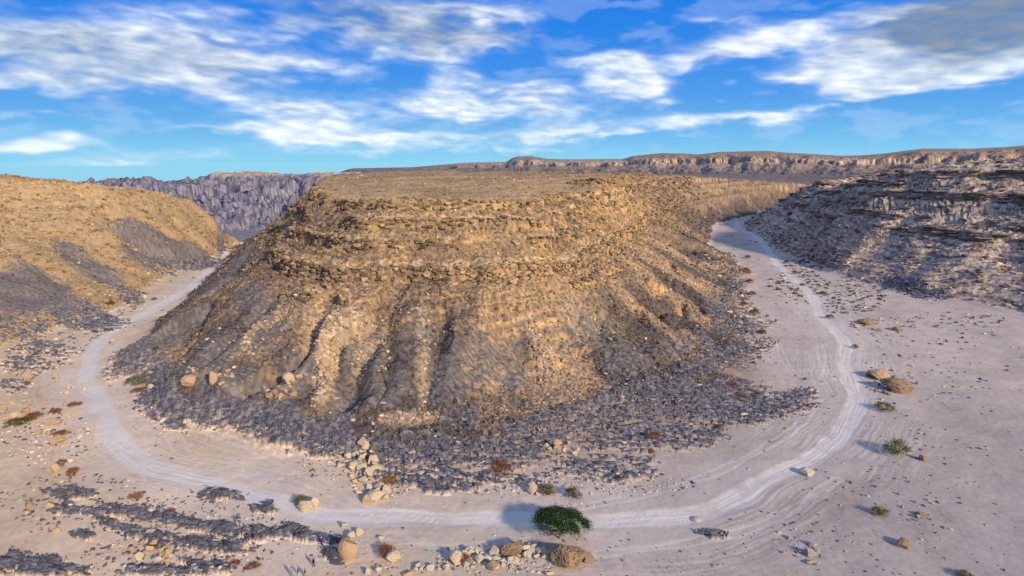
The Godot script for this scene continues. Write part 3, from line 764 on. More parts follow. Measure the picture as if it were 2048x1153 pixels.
# Base colour (linear) of the bare ground.
func tint(x: float, y: float, z: float, ny: float) -> Color:
	var big := n3.get_noise_2d(x * 0.013 + 3.0, z * 0.013)
	var med := n3.get_noise_2d(x * 0.07, z * 0.07 + 20.0)
	var fin := n5.get_noise_2d(x * 0.45, z * 0.45)
	var band := n1.get_noise_2d(y * 0.33 + big * 1.5, 4.0 + x * 0.004)
	# sand of the floor: warm to the left, greyer and pinker to the right
	var warm := smoothstep(90.0, -110.0, x + big * 60.0)
	var sand := Color(0.45, 0.37, 0.325).lerp(Color(0.55, 0.41, 0.28), warm)
	sand = sand.lerp(Color(0.345, 0.295, 0.275), smoothstep(-30.0, 70.0, x + med * 14.0) * smoothstep(-215.0, -150.0, z + big * 50.0) * 0.8)  # near right sand greyed and darkened: shade painted into its colour
	sand = sand * (1.0 + big * 0.18 + med * 0.14 + fin * 0.13)
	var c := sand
	var hill := sand
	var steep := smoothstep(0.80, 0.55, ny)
	if q_reg == 1 or q_reg == 5:
		# rubble runs down in tongues: tan chutes between grey-brown weathered strips
		var u := atan2(x + 5.0, z + 370.0) * 105.0
		var strip := n3.get_noise_2d(u * 0.032 + big * 0.5, y * 0.010 + 3.0) + n3.get_noise_2d(u * 0.12, y * 0.03) * 0.35
		hill = Color(0.335, 0.25, 0.175).lerp(Color(0.355, 0.255, 0.145), smoothstep(14.0, 44.0, y))
		hill = hill.lerp(Color(0.34, 0.25, 0.14), smoothstep(55.0, 60.0, y) * 0.85)
		hill = hill.lerp(Color(0.165, 0.13, 0.108), clampf(0.40 + med * 1.0 + strip * 1.1 + smoothstep(-20.0, -110.0, x) * 0.35 - smoothstep(0.0, 70.0, x) * 0.25, 0.0, 0.8) * (1.0 - smoothstep(53.0, 59.0, y) * 0.7))  # left flank darker: its shade painted in along with dark rock
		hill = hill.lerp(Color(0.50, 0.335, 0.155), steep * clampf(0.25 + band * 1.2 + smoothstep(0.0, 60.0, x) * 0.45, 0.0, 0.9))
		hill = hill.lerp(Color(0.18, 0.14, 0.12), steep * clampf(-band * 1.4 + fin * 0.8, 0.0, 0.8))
		hill = hill.lerp(Color(0.215, 0.16, 0.12) * (1.0 + band * 1.1), smoothstep(430.0, 620.0, -z) * 0.7)
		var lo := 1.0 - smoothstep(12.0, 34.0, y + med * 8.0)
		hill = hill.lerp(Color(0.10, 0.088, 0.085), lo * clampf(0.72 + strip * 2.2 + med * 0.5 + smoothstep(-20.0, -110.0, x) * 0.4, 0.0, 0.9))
	elif q_reg == 2:
		hill = Color(0.42, 0.315, 0.19).lerp(Color(0.35, 0.255, 0.15), clampf(0.45 + med * 1.2 + fin * 0.5, 0.0, 1.0))
		hill = hill.lerp(Color(0.30, 0.21, 0.12), smoothstep(60.0, 66.0, y) * 0.7)
		hill = hill.lerp(Color(0.54, 0.38, 0.2), clampf(band * 1.6, 0.0, 0.6) * smoothstep(34.0, 50.0, y))
	elif q_reg == 3:
		hill = Color(0.54, 0.41, 0.31).lerp(Color(0.37, 0.28, 0.22), clampf(0.40 + med * 0.9 + band * 0.5, 0.0, 1.0))
		hill = hill.lerp(Color(0.54, 0.42, 0.28), clampf(band * 1.7 - 0.1 + big * 0.8, 0.0, 0.85) * smoothstep(22.0, 40.0, y))
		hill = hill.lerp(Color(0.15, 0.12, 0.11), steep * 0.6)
		hill = hill.lerp(Color(0.16, 0.125, 0.105), smoothstep(0.12, 0.3, n1.get_noise_2d(y * 0.55 + big * 2.0, x * 0.006 + 50.0)) * 0.7)
	elif q_reg == 4:
		var r := sqrt(x * x + z * z)
		if r < 1500.0 and x < -150.0:
			hill = Color(0.10, 0.10, 0.145).lerp(Color(0.22, 0.20, 0.235), clampf(0.4 + med * 0.9 + fin * 0.6, 0.0, 1.0))  # dark rock, with the blue of distant haze painted into its colour
			hill = hill.lerp(Color(0.36, 0.26, 0.18), smoothstep(50.0, 56.0, y))
		else:
			var rel := clampf((y - 50.0) / 75.0, 0.0, 1.0)
			hill = Color(0.23, 0.18, 0.145).lerp(Color(0.27, 0.185, 0.13), rel)
			hill = hill.lerp(Color(0.44, 0.34, 0.24), smoothstep(0.30, 0.42, rel + med * 0.10) * (1.0 - smoothstep(0.55, 0.66, rel + med * 0.1)) * clampf(0.25 + fin * 1.5 + med * 1.1 + big * 0.6, 0.0, 0.95))
			hill = hill.lerp(Color(0.12, 0.10, 0.105), (1.0 - smoothstep(48.0, 74.0, y + med * 14.0)) * 0.75)
	if q_reg == 1 or q_reg == 3:
		hill = hill.lerp(Color(0.07, 0.056, 0.048), maxf(q_shade_sand, 0.0) * 0.85)  # crevice shade under the steps darkens the rock colour
		if q_shade_sand < 0.0:
			hill = hill.lerp(Color(0.47, 0.36, 0.235) if q_reg == 1 else Color(0.46, 0.36, 0.26), -q_shade_sand * 0.6)
	var flat_top := smoothstep(54.0, 59.0, y) * smoothstep(0.86, 0.96, ny) if q_reg == 1 else 0.0
	if flat_top > 0.0:
		hill = hill.lerp(Color(0.37, 0.265, 0.16) * (1.0 + big * 0.45 + med * 0.18), flat_top * 0.85)
	if q_reg == 1 or q_reg == 2:
		hill = Color(hill.r * 0.90, hill.g * 0.845, hill.b * 0.80)
	hill = hill * (1.0 + (fin * (0.70 if q_reg != 2 else 0.32) + med * 0.15) * (1.0 - flat_top * 0.7))
	var m := smoothstep(0.25, 1.6, q_h + fin * 0.8) if q_h > 0.05 else 0.0
	if q_reg == 4 or (z < -600.0 and x < -200.0):
		m = 1.0
		if q_reg != 4:
			hill = Color(0.22, 0.19, 0.20) * (1.0 + fin * 0.3)
			m = smoothstep(620.0, 700.0, sqrt(x * x + z * z))
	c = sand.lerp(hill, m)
	# pale rubble chutes
	c = c.lerp(Color(0.50, 0.375, 0.255) * (1.0 + fin * 0.5), clampf(q_low * 0.8, 0.0, 1.0) * m)
	# dark slate and dark hillside patches
	var sl := Color(0.07, 0.072, 0.098).lerp(Color(0.20, 0.19, 0.21), clampf(0.4 + fin * 1.5, 0.0, 1.0))
	if q_reg != 3:
		sl = sl.lerp(Color(0.135, 0.118, 0.108) * (1.0 + fin * 0.5 + med * 0.2), smoothstep(4.0, 11.0, q_h) * (0.85 if q_reg == 1 else 0.6))
	c = c.lerp(sl, q_dark * lerpf(0.95, 0.86, m))
	c = c.lerp(Color(0.61, 0.555, 0.515), clampf(q_rut * 0.85, 0.0, 0.88))
	if q_rut < 0.0:
		c = c * (1.0 + q_rut * 0.42)
	return c

func steep_far(ny: float) -> float:
	return smoothstep(0.93, 0.80, ny)

func build_terrain():
	var na := 1180
	var a0 := deg_to_rad(-47.0)
	var a1 := deg_to_rad(47.0)
	var radii := PackedFloat32Array()
	var r := 62.0
	while r < 9000.0:
		radii.append(r)
		if r < 90.0:
			r *= 1.012
		elif r < 150.0:
			r *= 1.0042
		elif r < 190.0:
			r *= 1.0025
		elif r < 310.0:
			r *= 1.0016
		elif r < 460.0:
			r *= 1.0025
		elif r < 1500.0:
			r *= 1.0045
		elif r < 2700.0:
			r *= 1.0055
		else:
			r *= 1.05
	var nrw := radii.size()
	print("rows ", nrw)
	var mat := ground_material()
	grid_mesh(radii, a0, a1, na, mat, true)
	# the land to the sides and behind the camera, coarser
	var wide := PackedFloat32Array()
	r = 2.0
	while r < 1500.0:
		wide.append(r)
		r *= 1.09
	grid_mesh(wide, a1, a0 + TAU, 120, mat, false)
	var front := PackedFloat32Array()
	r = 2.0
	while r < 62.0:
		front.append(r)
		r *= 1.07
	front.append(62.0)
	grid_mesh(front, a0, a1, 60, mat, false)

func grid_mesh(radii: PackedFloat32Array, a0: float, a1: float, na: int, mat: Material, detailed: bool):
	var nrw := radii.size()
	var pos := PackedVector3Array()
	pos.resize(nrw * na)
	var hb := PackedFloat32Array()
	hb.resize(nrw * na)
	var dk := PackedFloat32Array()
	dk.resize(nrw * na)
	var rt := PackedFloat32Array()
	rt.resize(nrw * na)
	var lw := PackedFloat32Array()
	lw.resize(nrw * na)
	var shade_sand := PackedFloat32Array()
	shade_sand.resize(nrw * na)
	var rg := PackedByteArray()
	rg.resize(nrw * na)
	var cls := PackedByteArray()
	cls.resize(nrw * na)
	var sn := PackedFloat32Array()
	var cs := PackedFloat32Array()
	for j in na:
		var az := lerpf(a0, a1, float(j) / (na - 1))
		sn.append(sin(az))
		cs.append(-cos(az))
	var o := 0
	for i in nrw:
		var r := radii[i]
		for j in na:
			var x := r * sn[j]
			var z := r * cs[j]
			pos[o] = Vector3(x, surf(x, z), z)
			hb[o] = q_h
			dk[o] = q_dark
			rt[o] = q_rut
			rg[o] = q_reg
			lw[o] = q_low
			shade_sand[o] = q_shade_sand if q_bench < 0.05 else -q_bench
			var c := q_reg
			if q_reg != 4 and q_h < 0.3:
				c = 6 if absf(q_d) < 2.8 and detailed else 0
			cls[o] = c if detailed else 5
			o += 1
	var nor := PackedVector3Array()
	nor.resize(nrw * na)
	var col := PackedColorArray()
	col.resize(nrw * na)
	o = 0
	for i in nrw:
		var up := na if i < nrw - 1 else 0
		var dn := na if i > 0 else 0
		for j in na:
			var e := 1 if j < na - 1 else 0
			var w := 1 if j > 0 else 0
			var n := (pos[o + up] - pos[o - dn]).cross(pos[o + e] - pos[o - w]).normalized()
			if n.y < 0.0:
				n = -n
			nor[o] = n
			q_h = hb[o]
			q_dark = dk[o]
			q_rut = rt[o]
			q_reg = rg[o]
			q_low = lw[o]
			q_shade_sand = shade_sand[o]
			var p := pos[o]
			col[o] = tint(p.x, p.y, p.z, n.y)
			o += 1
	var names := ["wadi_floor", "flat_topped_hill", "sunlit_hillside", "layered_hillside", "distant_hills", "terrain", "dirt_track"]
	var labels := ["pale sandy floor of the dry valley round the flat-topped hill", "tan flat-topped desert hill with rock ledges in the bend of the valley", "golden sunlit hillside with dark streaks left of the valley", "grey-brown layered hillside right of the valley", "far flat-topped hills and bluish gullied slopes along the horizon", "rocky plateau edge around the viewpoint", "pale winding vehicle track over the sandy valley floor"]
	for k in 7:
		var map := PackedInt32Array()
		map.resize(nrw * na)
		map.fill(-1)
		var v := PackedVector3Array()
		var nn := PackedVector3Array()
		var cc := PackedColorArray()
		var idx := PackedInt32Array()
		for i in nrw - 1:
			o = i * na
			for j in na - 1:
				if cls[o] == k:
					for q in [o, o + 1, o + na, o + na + 1]:
						if map[q] < 0:
							map[q] = v.size()
							v.append(pos[q])
							nn.append(nor[q])
							cc.append(col[q])
					idx.append(map[o])
					idx.append(map[o + na])
					idx.append(map[o + 1])
					idx.append(map[o + 1])
					idx.append(map[o + na])
					idx.append(map[o + na + 1])
				o += 1
		if idx.is_empty():
			continue
		var arr: Array = []
		arr.resize(Mesh.ARRAY_MAX)
		arr[Mesh.ARRAY_VERTEX] = v
		if k in [0, 4, 6] or not detailed:      # broken rock keeps its facets
			arr[Mesh.ARRAY_NORMAL] = nn
		arr[Mesh.ARRAY_COLOR] = cc
		arr[Mesh.ARRAY_INDEX] = idx
		var am := ArrayMesh.new()
		am.add_surface_from_arrays(Mesh.PRIMITIVE_TRIANGLES, arr)
		var mi := MeshInstance3D.new()
		mi.name = names[k] if detailed or k != 5 else ("terrain" if not has_node("terrain") else "terrain_001")
		mi.mesh = am
		mi.material_override = mat
		mi.set_meta("kind", "structure")
		mi.set_meta("label", labels[k])
		add_child(mi, true)

func ground_material() -> StandardMaterial3D:
	var m := StandardMaterial3D.new()
	m.vertex_color_use_as_albedo = true
	m.roughness = 0.95
	m.metallic_specular = 0.15
	return m

# ------------------------------------------------------------------ things
# [x, z, width, height, colour, label]
var boulders := [
	[-30.7, -104, 4.32, 3.57, 0, "big rounded tan boulder beside the dark slate near the standing people"],
	[10.4, -102.1, 7.39, 4.62, 1, "largest craggy brown boulder, right in front of the green acacia tree"],
	[0, -105, 5.49, 3.41, 1, "craggy grey-tan boulder left of the acacia, full of holes"],
	[14.1, -102.8, 2.79, 1.67, 1, "small brown boulder at the right foot of the largest craggy boulder"],
	[-22, -102.9, 3.53, 2.04, 2, "pale flat-topped boulder in front of a rust-brown bush"],
	[-30.4, -102.7, 3.16, 0.74, 0, "low flat tan slab lying under the big rounded boulder"],
	[-10.3, -101.9, 3.13, 2.58, 2, "pale boulder left of the small rust bush at the picture bottom"],
	[-30.4, -111, 2.39, 1.39, 2, "upper pale boulder of the little pile behind the big rounded boulder"],
	[-31.5, -109.8, 2.17, 1.58, 2, "lower pale boulder of the little pile behind the big rounded boulder"],
	[-34, -113.8, 2.03, 1.12, 3, "lone whitish rock at the outer edge of the track bend"],
	[-25.7, -109.4, 1.77, 0.78, 2, "low pale rock right of the little boulder pile"],
	[-25.8, -99, 1.53, 1.26, 3, "white rock at the picture bottom, left of a smaller one"],
	[-24, -99.2, 1.26, 1.26, 3, "tilted white rock at the picture bottom, right of a similar one"],
	[-18.6, -98.4, 2.14, 1.07, 0, "half buried tan rock at the picture bottom below the pale flat-topped boulder"],
	[-30.4, -124.4, 4.62, 2.42, 2, "biggest pale boulder at the lower end of the rock fall by the track"],
	[-28.2, -126.9, 2.91, 2.24, 2, "pale boulder beside an orange bush at the end of the rock fall"],
	[-31.8, -123.5, 2.41, 1.97, 0, "tan boulder left of the biggest one in the rock fall by the track"],
	[-44.1, -120.6, 4.5, 2.36, 2, "pale boulder in front of an olive bush between the track branches"],
	[-42.5, -121.7, 2.37, 2.37, 2, "smaller pale boulder beside the one between the track branches"],
	[4.48, -126.9, 2.69, 2.91, 4, "tall pinkish boulder beside an olive-brown bush across the track"],
	[5.67, -125.7, 1.11, 1, 3, "small white rock at the foot of the tall pinkish boulder"],
	[-6.51, -132.2, 1.86, 1.28, 3, "white rock alone at the edge of the slate apron"],
	[11.2, -146.2, 2.54, 1.78, 0, "reddish tan boulder in the middle of the slate apron"],
	[70.2, -135.7, 3.81, 1.67, 3, "flat whitish rock at the outer edge of the pale right track"],
	[38.3, -116.4, 2.49, 0.62, 3, "thin flat white slab below the pale track, near a dark stone"],
	[126, -192.5, 10.8, 4.92, 1, "wide layered brown rock on the right sand flat"],
	[127.1, -204.2, 7.97, 3.12, 0, "low tan rock behind the wide layered brown rock"],
	[163.5, -277.2, 7.86, 3.01, 1, "cracked brown rock on pale sand below the right hillside"],
	[170.8, -265.2, 4.88, 2.22, 1, "rounded brown rock right of the cracked one on pale sand"],
	[102.1, -142.3, 2.24, 1.74, 1, "small reddish brown rock right of the largest green bush"],
	[58, -107.2, 2.12, 0.87, 3, "flat white rock in the loose rock group on the lower right sand"],
	[56, -104.2, 2.45, 1.69, 5, "grey cracked rock in the loose rock group on the lower right sand"],
	[54.7, -109.6, 1.57, 0.79, 5, "small grey rock at the left of the loose rock group on the lower right sand"],
	[55.1, -101.9, 2.03, 0.74, 5, "low grey rock nearest the camera in the loose rock group on the lower right sand"],
	[75.2, -106.7, 3.26, 1.73, 1, "rounded dark brown rock alone on the lower right sand"],
	[85.9, -117.8, 2.73, 0.94, 1, "low dark brown rock right of the lowest green bush"],
	[-109.3, -136.8, 2.4, 2.64, 0, "upright tan boulder beside two rust bushes on the left sand"],
	[-103.3, -120.3, 1.92, 1.28, 0, "tan rock on the left sand, left of a dark slate mound"],
	[-98.6, -120.4, 2.14, 1.71, 0, "tan rock leaning on the dark slate mound on the left sand"],
	[-91.3, -111.6, 1.8, 1, 0, "tan rock below the long slate band on the left sand"],
	[-68.5, -105, 1.89, 1.7, 0, "upright tan boulder in the rock group at the lower left slate"],
	[-69.5, -103.3, 2.05, 1.31, 2, "pale rock at the left of the rock group at the lower left slate"],
	[-64.7, -103.9, 1.31, 1.5, 0, "narrow tan rock at the right of the rock group at the lower left slate"],
	[-65, -101.4, 2.02, 1.1, 2, "pale rock lowest in the rock group at the lower left slate"],
	[-58, -102.8, 1.3, 1.21, 0, "single tan rock among dark slate at the lower left"],
	[-88.7, -174.6, 3.27, 4.16, 0, "upright tan boulder high on the dark ledge left of the hill"],
	[-97.6, -177, 5.12, 2.71, 0, "wide tan boulder left of the upright one on the dark ledge"],
	[-85.1, -172, 2.05, 1.46, 0, "small tan boulder right of the upright one on the dark ledge"],
	[-66, -173.5, 4.13, 3.25, 2, "pale boulder on the dark slope between two rubble chutes"],
	[-115.4, -187.5, 2.24, 1.6, 3, "small white rock at the foot of the left slate scarp"],
	[-166.1, -202.2, 4.47, 2.75, 0, "tan rock on the left bank opposite the track fork"],
	[-145.1, -169.6, 4.38, 2.04, 2, "pale flat rock at the left picture edge among rust scrub"],
	[-129.6, -164.8, 4.26, 1.85, 0, "tan flat rock among rust scrub on the left sand"],
	[-120.2, -152.9, 3.98, 2.12, 0, "tan boulder nearest the track among the left bank rocks"],
	[6.81, -98.7, 1.79, 0.81, 2, "pale rock at the picture bottom below the largest craggy boulder"],
	[-3.54, -100.3, 2.36, 1.82, 1, "brownish rock heap stone left of the craggy grey-tan boulder"],
	[-7.93, -104.7, 2.08, 1.32, 2, "pale rock between the small rust bush and the craggy grey-tan boulder"],
]
# loose groups of boulders: [x, z, half axes, count, smallest, largest, colour, label, group]
var boulder_groups := [
	[-3.63, -103.1, 6.51, -0.22, 0.11, 3.4, 40, 0.84, 2.24, 3, "whitish rock in the loose heap around the craggy boulders by the acacia", "loose rocks by the acacia"],
	[3.42, -105.3, 5.22, -0.05, -0.06, 2.19, 24, 0.85, 2.09, 3, "whitish rock between the two craggy boulders by the acacia", "rocks between the craggy boulders"],
	[-14, -100, 3.63, 0.07, 0.13, 1.06, 12, 0.82, 1.81, 3, "whitish rock at the left end of the loose heap at the picture bottom", "rocks at the heap end"],
	[-36.6, -138.5, 4.11, -0.07, 1.99, 8.45, 34, 1.21, 3.15, 2, "pale boulder in the rock fall that runs down to the track", "rock fall boulders"],
	[-31.2, -126.4, 3.56, -0.02, 0.62, 2.82, 14, 1.12, 2.68, 2, "pale boulder at the foot of the rock fall beside the track", "rock fall foot boulders"],
	[-55.9, -178.9, 2.1, -3, 3.3, 12.3, 34, 1.21, 3.03, 0, "tan boulder in the steep rubble chute left of the slate tongue", "rubble chute boulders"],
	[-66, -170.8, 4.87, -2.47, 1.66, 4.83, 16, 1.02, 2.33, 0, "tan boulder on the dark slope left of the rubble chute", "boulders left of the chute"],
	[-93.4, -179.1, 10.3, 4.01, 1.43, 3.27, 12, 0.91, 1.98, 0, "tan boulder on the dark ledge above the left track", "dark ledge boulders"],
	[-87.5, -191.4, 10.7, 2.39, 3.54, 8.67, 18, 0.8, 1.77, 0, "small tan boulder on the left flank of the flat-topped hill", "left flank boulders"],
	[12.8, -146.3, 5.11, -0.21, -0.35, 4.39, 16, 0.89, 2.16, 2, "pale rock on the middle of the slate apron", "slate apron rocks"],
	[-1.67, -135.7, 5.35, 0.26, 0.01, 1.75, 14, 0.59, 1.43, 2, "pale rock beside the long rust bush on the slate apron", "rocks by the long rust bush"],
	[-140.5, -171.3, 11.9, 0.19, 11.2, 14.9, 30, 1.03, 2.65, 0, "tan rock among rust scrub on the left bank", "left bank rocks"],
	[-150.4, -197.7, 10, -0.1, 6.84, 9.64, 12, 0.84, 2.02, 2, "pale rock on the left bank beside the track fork", "track fork rocks"],
	[-67.6, -105.1, 4.89, 0.24, 1.95, 3.44, 18, 0.76, 1.7, 0, "tan rock in the group at the lower left slate", "lower left rocks"],
	[127.1, -194.7, 9.68, 0.41, -4.96, 8.19, 10, 0.83, 2.32, 1, "brown rock beside the wide layered rock on the right sand", "rocks by the layered rock"],
	[169.3, -275.6, 18.8, -0.61, -7.58, 13, 14, 1.15, 2.76, 1, "brown rock on pale sand below the right hillside", "pale sand rocks"],
	[88.8, -124.5, 4.3, 0.14, -6.62, 10.3, 12, 0.55, 1.21, 5, "grey stone scattered on the right sand flat", "right sand stones"],
	[55.3, -106.8, 3.75, 0.18, -1.71, 3.74, 12, 0.38, 0.96, 5, "grey stone in the loose group on the lower right sand", "lower right stones"],
]
var bushes := [
	[111.4, -174.2, 5.68, 2.39, 0, "green bush on the right sand, upper of the three large ones"],
	[97.5, -145.8, 6.6, 3.56, 0, "largest green bush on the right sand, beside a small reddish rock"],
	[77.2, -118.1, 3.78, 1.79, 0, "lowest of the three green bushes on the right sand"],
	[80.5, -97.8, 3.2, 1.24, 0, "green bush cut by the bottom picture edge at the lower right"],
	[125.7, -204.2, 5.2, 2.08, 1, "olive bush at the left of the low tan rock"],
	[138.1, -239.4, 3.02, 1.61, 1, "small dark bush at the outer side of the right track bend"],
	[152.8, -288.6, 4.33, 1.92, 1, "small dark bush beside the bright turn of the right track"],
	[174.9, -343.6, 3.41, 1.7, 1, "tiny dark bush on pale sand right of the far track"],
	[108.3, -258.7, 4.33, 1.95, 1, "olive bush at the slate edge on the right wadi bank"],
	[118.4, -293.3, 5.86, 3.9, 1, "olive and rust bush on the right wadi bank, above the slate edge one"],
	[123.8, -291.5, 2.43, 1.46, 1, "tiny dark bush in the open bed beside the olive and rust one"],
	[187.1, -486.1, 5.56, 2.78, 1, "dark bush on the far right wadi bank, topmost of a chain"],
	[156.1, -406.4, 5, 3.34, 1, "dark bush on the right wadi bank, middle of a chain"],
	[148.8, -379.6, 5.63, 2.5, 2, "rust bush on the right wadi bank below a chain of dark ones"],
	[135.9, -343.2, 5.11, 2.27, 2, "rust bush on the right wadi bank at the foot of a chain"],
	[7.91, -126.2, 4.68, 2.23, 1, "wide olive-brown bush beside the tall pinkish boulder"],
	[13.6, -125, 3.98, 2.65, 1, "round olive-brown bush across the track behind the acacia"],
	[-2.52, -137, 6.24, 1.68, 2, "long rust-red bush on the slate apron"],
	[24.5, -132, 2.32, 1.28, 1, "small olive bush at the lower edge of the slate apron"],
	[35.1, -145.3, 2.53, 1.27, 2, "rust bush on the slate apron, lower of two"],
	[37.2, -151.7, 3.42, 1.84, 2, "rust bush on the slate apron, upper of two"],
	[57.3, -160.2, 2.77, 1.52, 2, "rust-red bush at the right end of the slate apron"],
	[71.4, -190.1, 3.89, 1.3, 2, "orange bush on the right part of the slate apron"],
	[72.2, -181.6, 3.11, 1.24, 1, "olive bush below the orange one on the slate apron"],
	[78, -184.9, 2.53, 1.11, 2, "small rust bush right of the olive one on the slate apron"],
	[-28.2, -131.8, 3.94, 1.74, 3, "orange bush at the foot of the rock fall by the track"],
	[-31.4, -133.9, 1.41, 0.94, 3, "small orange bush left of the one at the rock fall foot"],
	[-23.5, -104.2, 3.57, 2.07, 2, "rust-brown bush behind the pale flat-topped boulder"],
	[-8.66, -101.9, 2.4, 1.84, 2, "small rust bush among whitish rocks at the picture bottom"],
	[-45.9, -122.5, 3.47, 1.95, 1, "olive bush behind the pale boulder between the track branches"],
	[-83, -124.6, 3.3, 1.32, 3, "orange bush on sand left of the slate mound"],
	[-104.8, -136.3, 3.35, 1.55, 2, "rust bush on the left sand, right one of a pair"],
	[-110.7, -140.5, 2.7, 1.35, 2, "rust bush on the left sand behind the upright tan boulder"],
	[-71.7, -118.3, 2.1, 0.95, 2, "rust bush growing in the long slate band"],
	[-68.5, -106, 1.72, 0.86, 2, "rust bush behind the rock group at the lower left slate"],
	[-47.2, -100.8, 2.74, 0.73, 2, "flat rust bush at the lower left slate near the picture bottom"],
	[-50.9, -101.5, 1.84, 0.92, 2, "small rust bush at the lower left slate near the picture bottom"],
	[-120.4, -188.4, 4.18, 1.45, 2, "rust bush under the small flat-topped acacia"],
	[-139.3, -169.7, 4.96, 1.46, 2, "low rust scrub on the left bank, leftmost of three"],
	[-135.2, -172.5, 4.15, 1.33, 2, "low rust scrub on the left bank, middle of three"],
	[-133.3, -177.9, 3.96, 1.37, 2, "low rust scrub on the left bank nearest the track"],
	[-140.9, -166.2, 7.16, 1.15, 1, "long olive scrub on the left bank at the picture edge"],
	[-123.2, -157.4, 4.09, 1.09, 2, "low rust scrub below the other left bank scrub"],
	[-94.5, -164.7, 1.42, 0.85, 1, "tiny olive bush at the foot of the left slate scarp"],
	[100.3, -201.4, 1.54, 0.86, 1, "tiny olive bush in the right wadi bed"],
	[219.8, -395.6, 3.9, 1.95, 1, "small dark bush at the foot of the right hillside"],
	[207, -459.1, 5.26, 2.63, 1, "dark bush on the right bank of the far track"],
	[192.1, -413.4, 4.75, 2.38, 1, "dark bush on the right bank below another dark one"],
	[178, -371.7, 3.68, 1.84, 1, "small dark bush on the pale right bank"],
	[-0.71, -216.4, 2.14, 1.07, 1, "small dark bush on the ledge of the flat-topped hill"],
	[-206.4, -309.6, 5.14, 2.05, 1, "dark bush at the foot of the left hillside beside the wadi"],
	[-131.1, -218.8, 2.58, 1.1, 1, "dark bush in the left wadi bed"],
	[-195.9, -330.5, 3.28, 1.37, 1, "dark bush beside the far left wadi bed"],
]
# stones on sand: [x, z, half axes, count, smallest, largest, share of dark ones]
var stone_fields := [
	[147.5, -433.9, 28.1, -39.7, -24.1, 72.5, 260, 1.06, 3.19, 0.8],
	[118.9, -321.9, 11.5, -6.64, -23, 65, 240, 0.8, 2.4, 0.8],
	[184.7, -389.9, 19.6, -0.85, -33.3, 72.8, 240, 0.96, 2.89, 0.75],
	[191.8, -343.2, 22.9, -0.4, -25.3, 47.2, 220, 0.85, 2.55, 0.75],
	[223.7, -444.2, 5.03, 33.3, -7.03, 15.6, 160, 1.09, 2.54, 0.8],
	[96.6, -241.5, 9.36, -3.12, -10.9, 28.9, 140, 0.61, 1.62, 0.7],
	[185, -268, 34.3, -1.15, -17.1, 26.1, 80, 0.67, 1.57, 0.7],
	[141.4, -201.5, 20.3, 0.39, -22.4, 34.2, 80, 0.51, 1.2, 0.75],
	[208.9, -286.1, 28.8, -0.23, -9.87, 14.2, 60, 0.72, 1.67, 0.7],
	[-207.3, -323.4, 6.56, -10.6, 15.4, 25.6, 120, 0.8, 1.87, 0.7],
	[-180.4, -251.9, 12.8, 0.26, 15.1, 22.3, 110, 0.63, 1.69, 0.6],
	[-182.3, -224, 13.3, 0.09, 14.1, 18.5, 160, 0.76, 1.89, 0.45],
	[-127.5, -157.8, 12.6, 0.43, 14.4, 19.4, 220, 0.41, 1.23, 0.35],
	[-95.7, -123.8, 17.8, 0.32, 8.77, 12.6, 260, 0.33, 0.88, 0.75],
	[-62.4, -118.1, 17, 0.29, 5.57, 11.8, 260, 0.32, 0.84, 0.7],
	[-63.4, -104.2, 19, 0.18, 3.26, 6.1, 330, 0.28, 0.85, 0.65],
	[-45.7, -139.8, 7.41, 0.24, 1.99, 6.79, 110, 0.37, 0.86, 0.4],
	[-30.1, -129.6, 6.85, -0.02, 1.06, 5.06, 120, 0.34, 0.8, 0.2],
	[-2.24, -103.1, 13, -0.16, 0.09, 4.57, 260, 0.28, 0.65, 0.15],
	[14.4, -130.1, 29.9, -0.5, -0.45, 4.59, 220, 0.34, 0.8, 0.4],
	[-2.64, -124.2, 33, 0.3, 0.23, 11.8, 60, 0.22, 0.55, 0.3],
	[86.4, -135.6, 18.8, 0.34, -22.5, 39.1, 110, 0.24, 0.71, 0.7],
	[55.7, -107.6, 11.5, 0.24, -3.54, 7.78, 60, 0.19, 0.58, 0.6],
	[-109.2, -163.6, 11.3, -0.01, 12.2, 20, 90, 0.28, 0.85, 0.5],
	[-30.5, -104.5, 11.3, 0.18, 1.48, 5.8, 80, 0.19, 0.57, 0.4],
	[-217.2, -391.7, 18.8, -6.42, 37.2, 70.2, 60, 0.64, 1.61, 0.6],
	[243.7, -559.7, -6.21, 64.3, -16.8, 40.5, 90, 1.36, 2.73, 0.8],
]
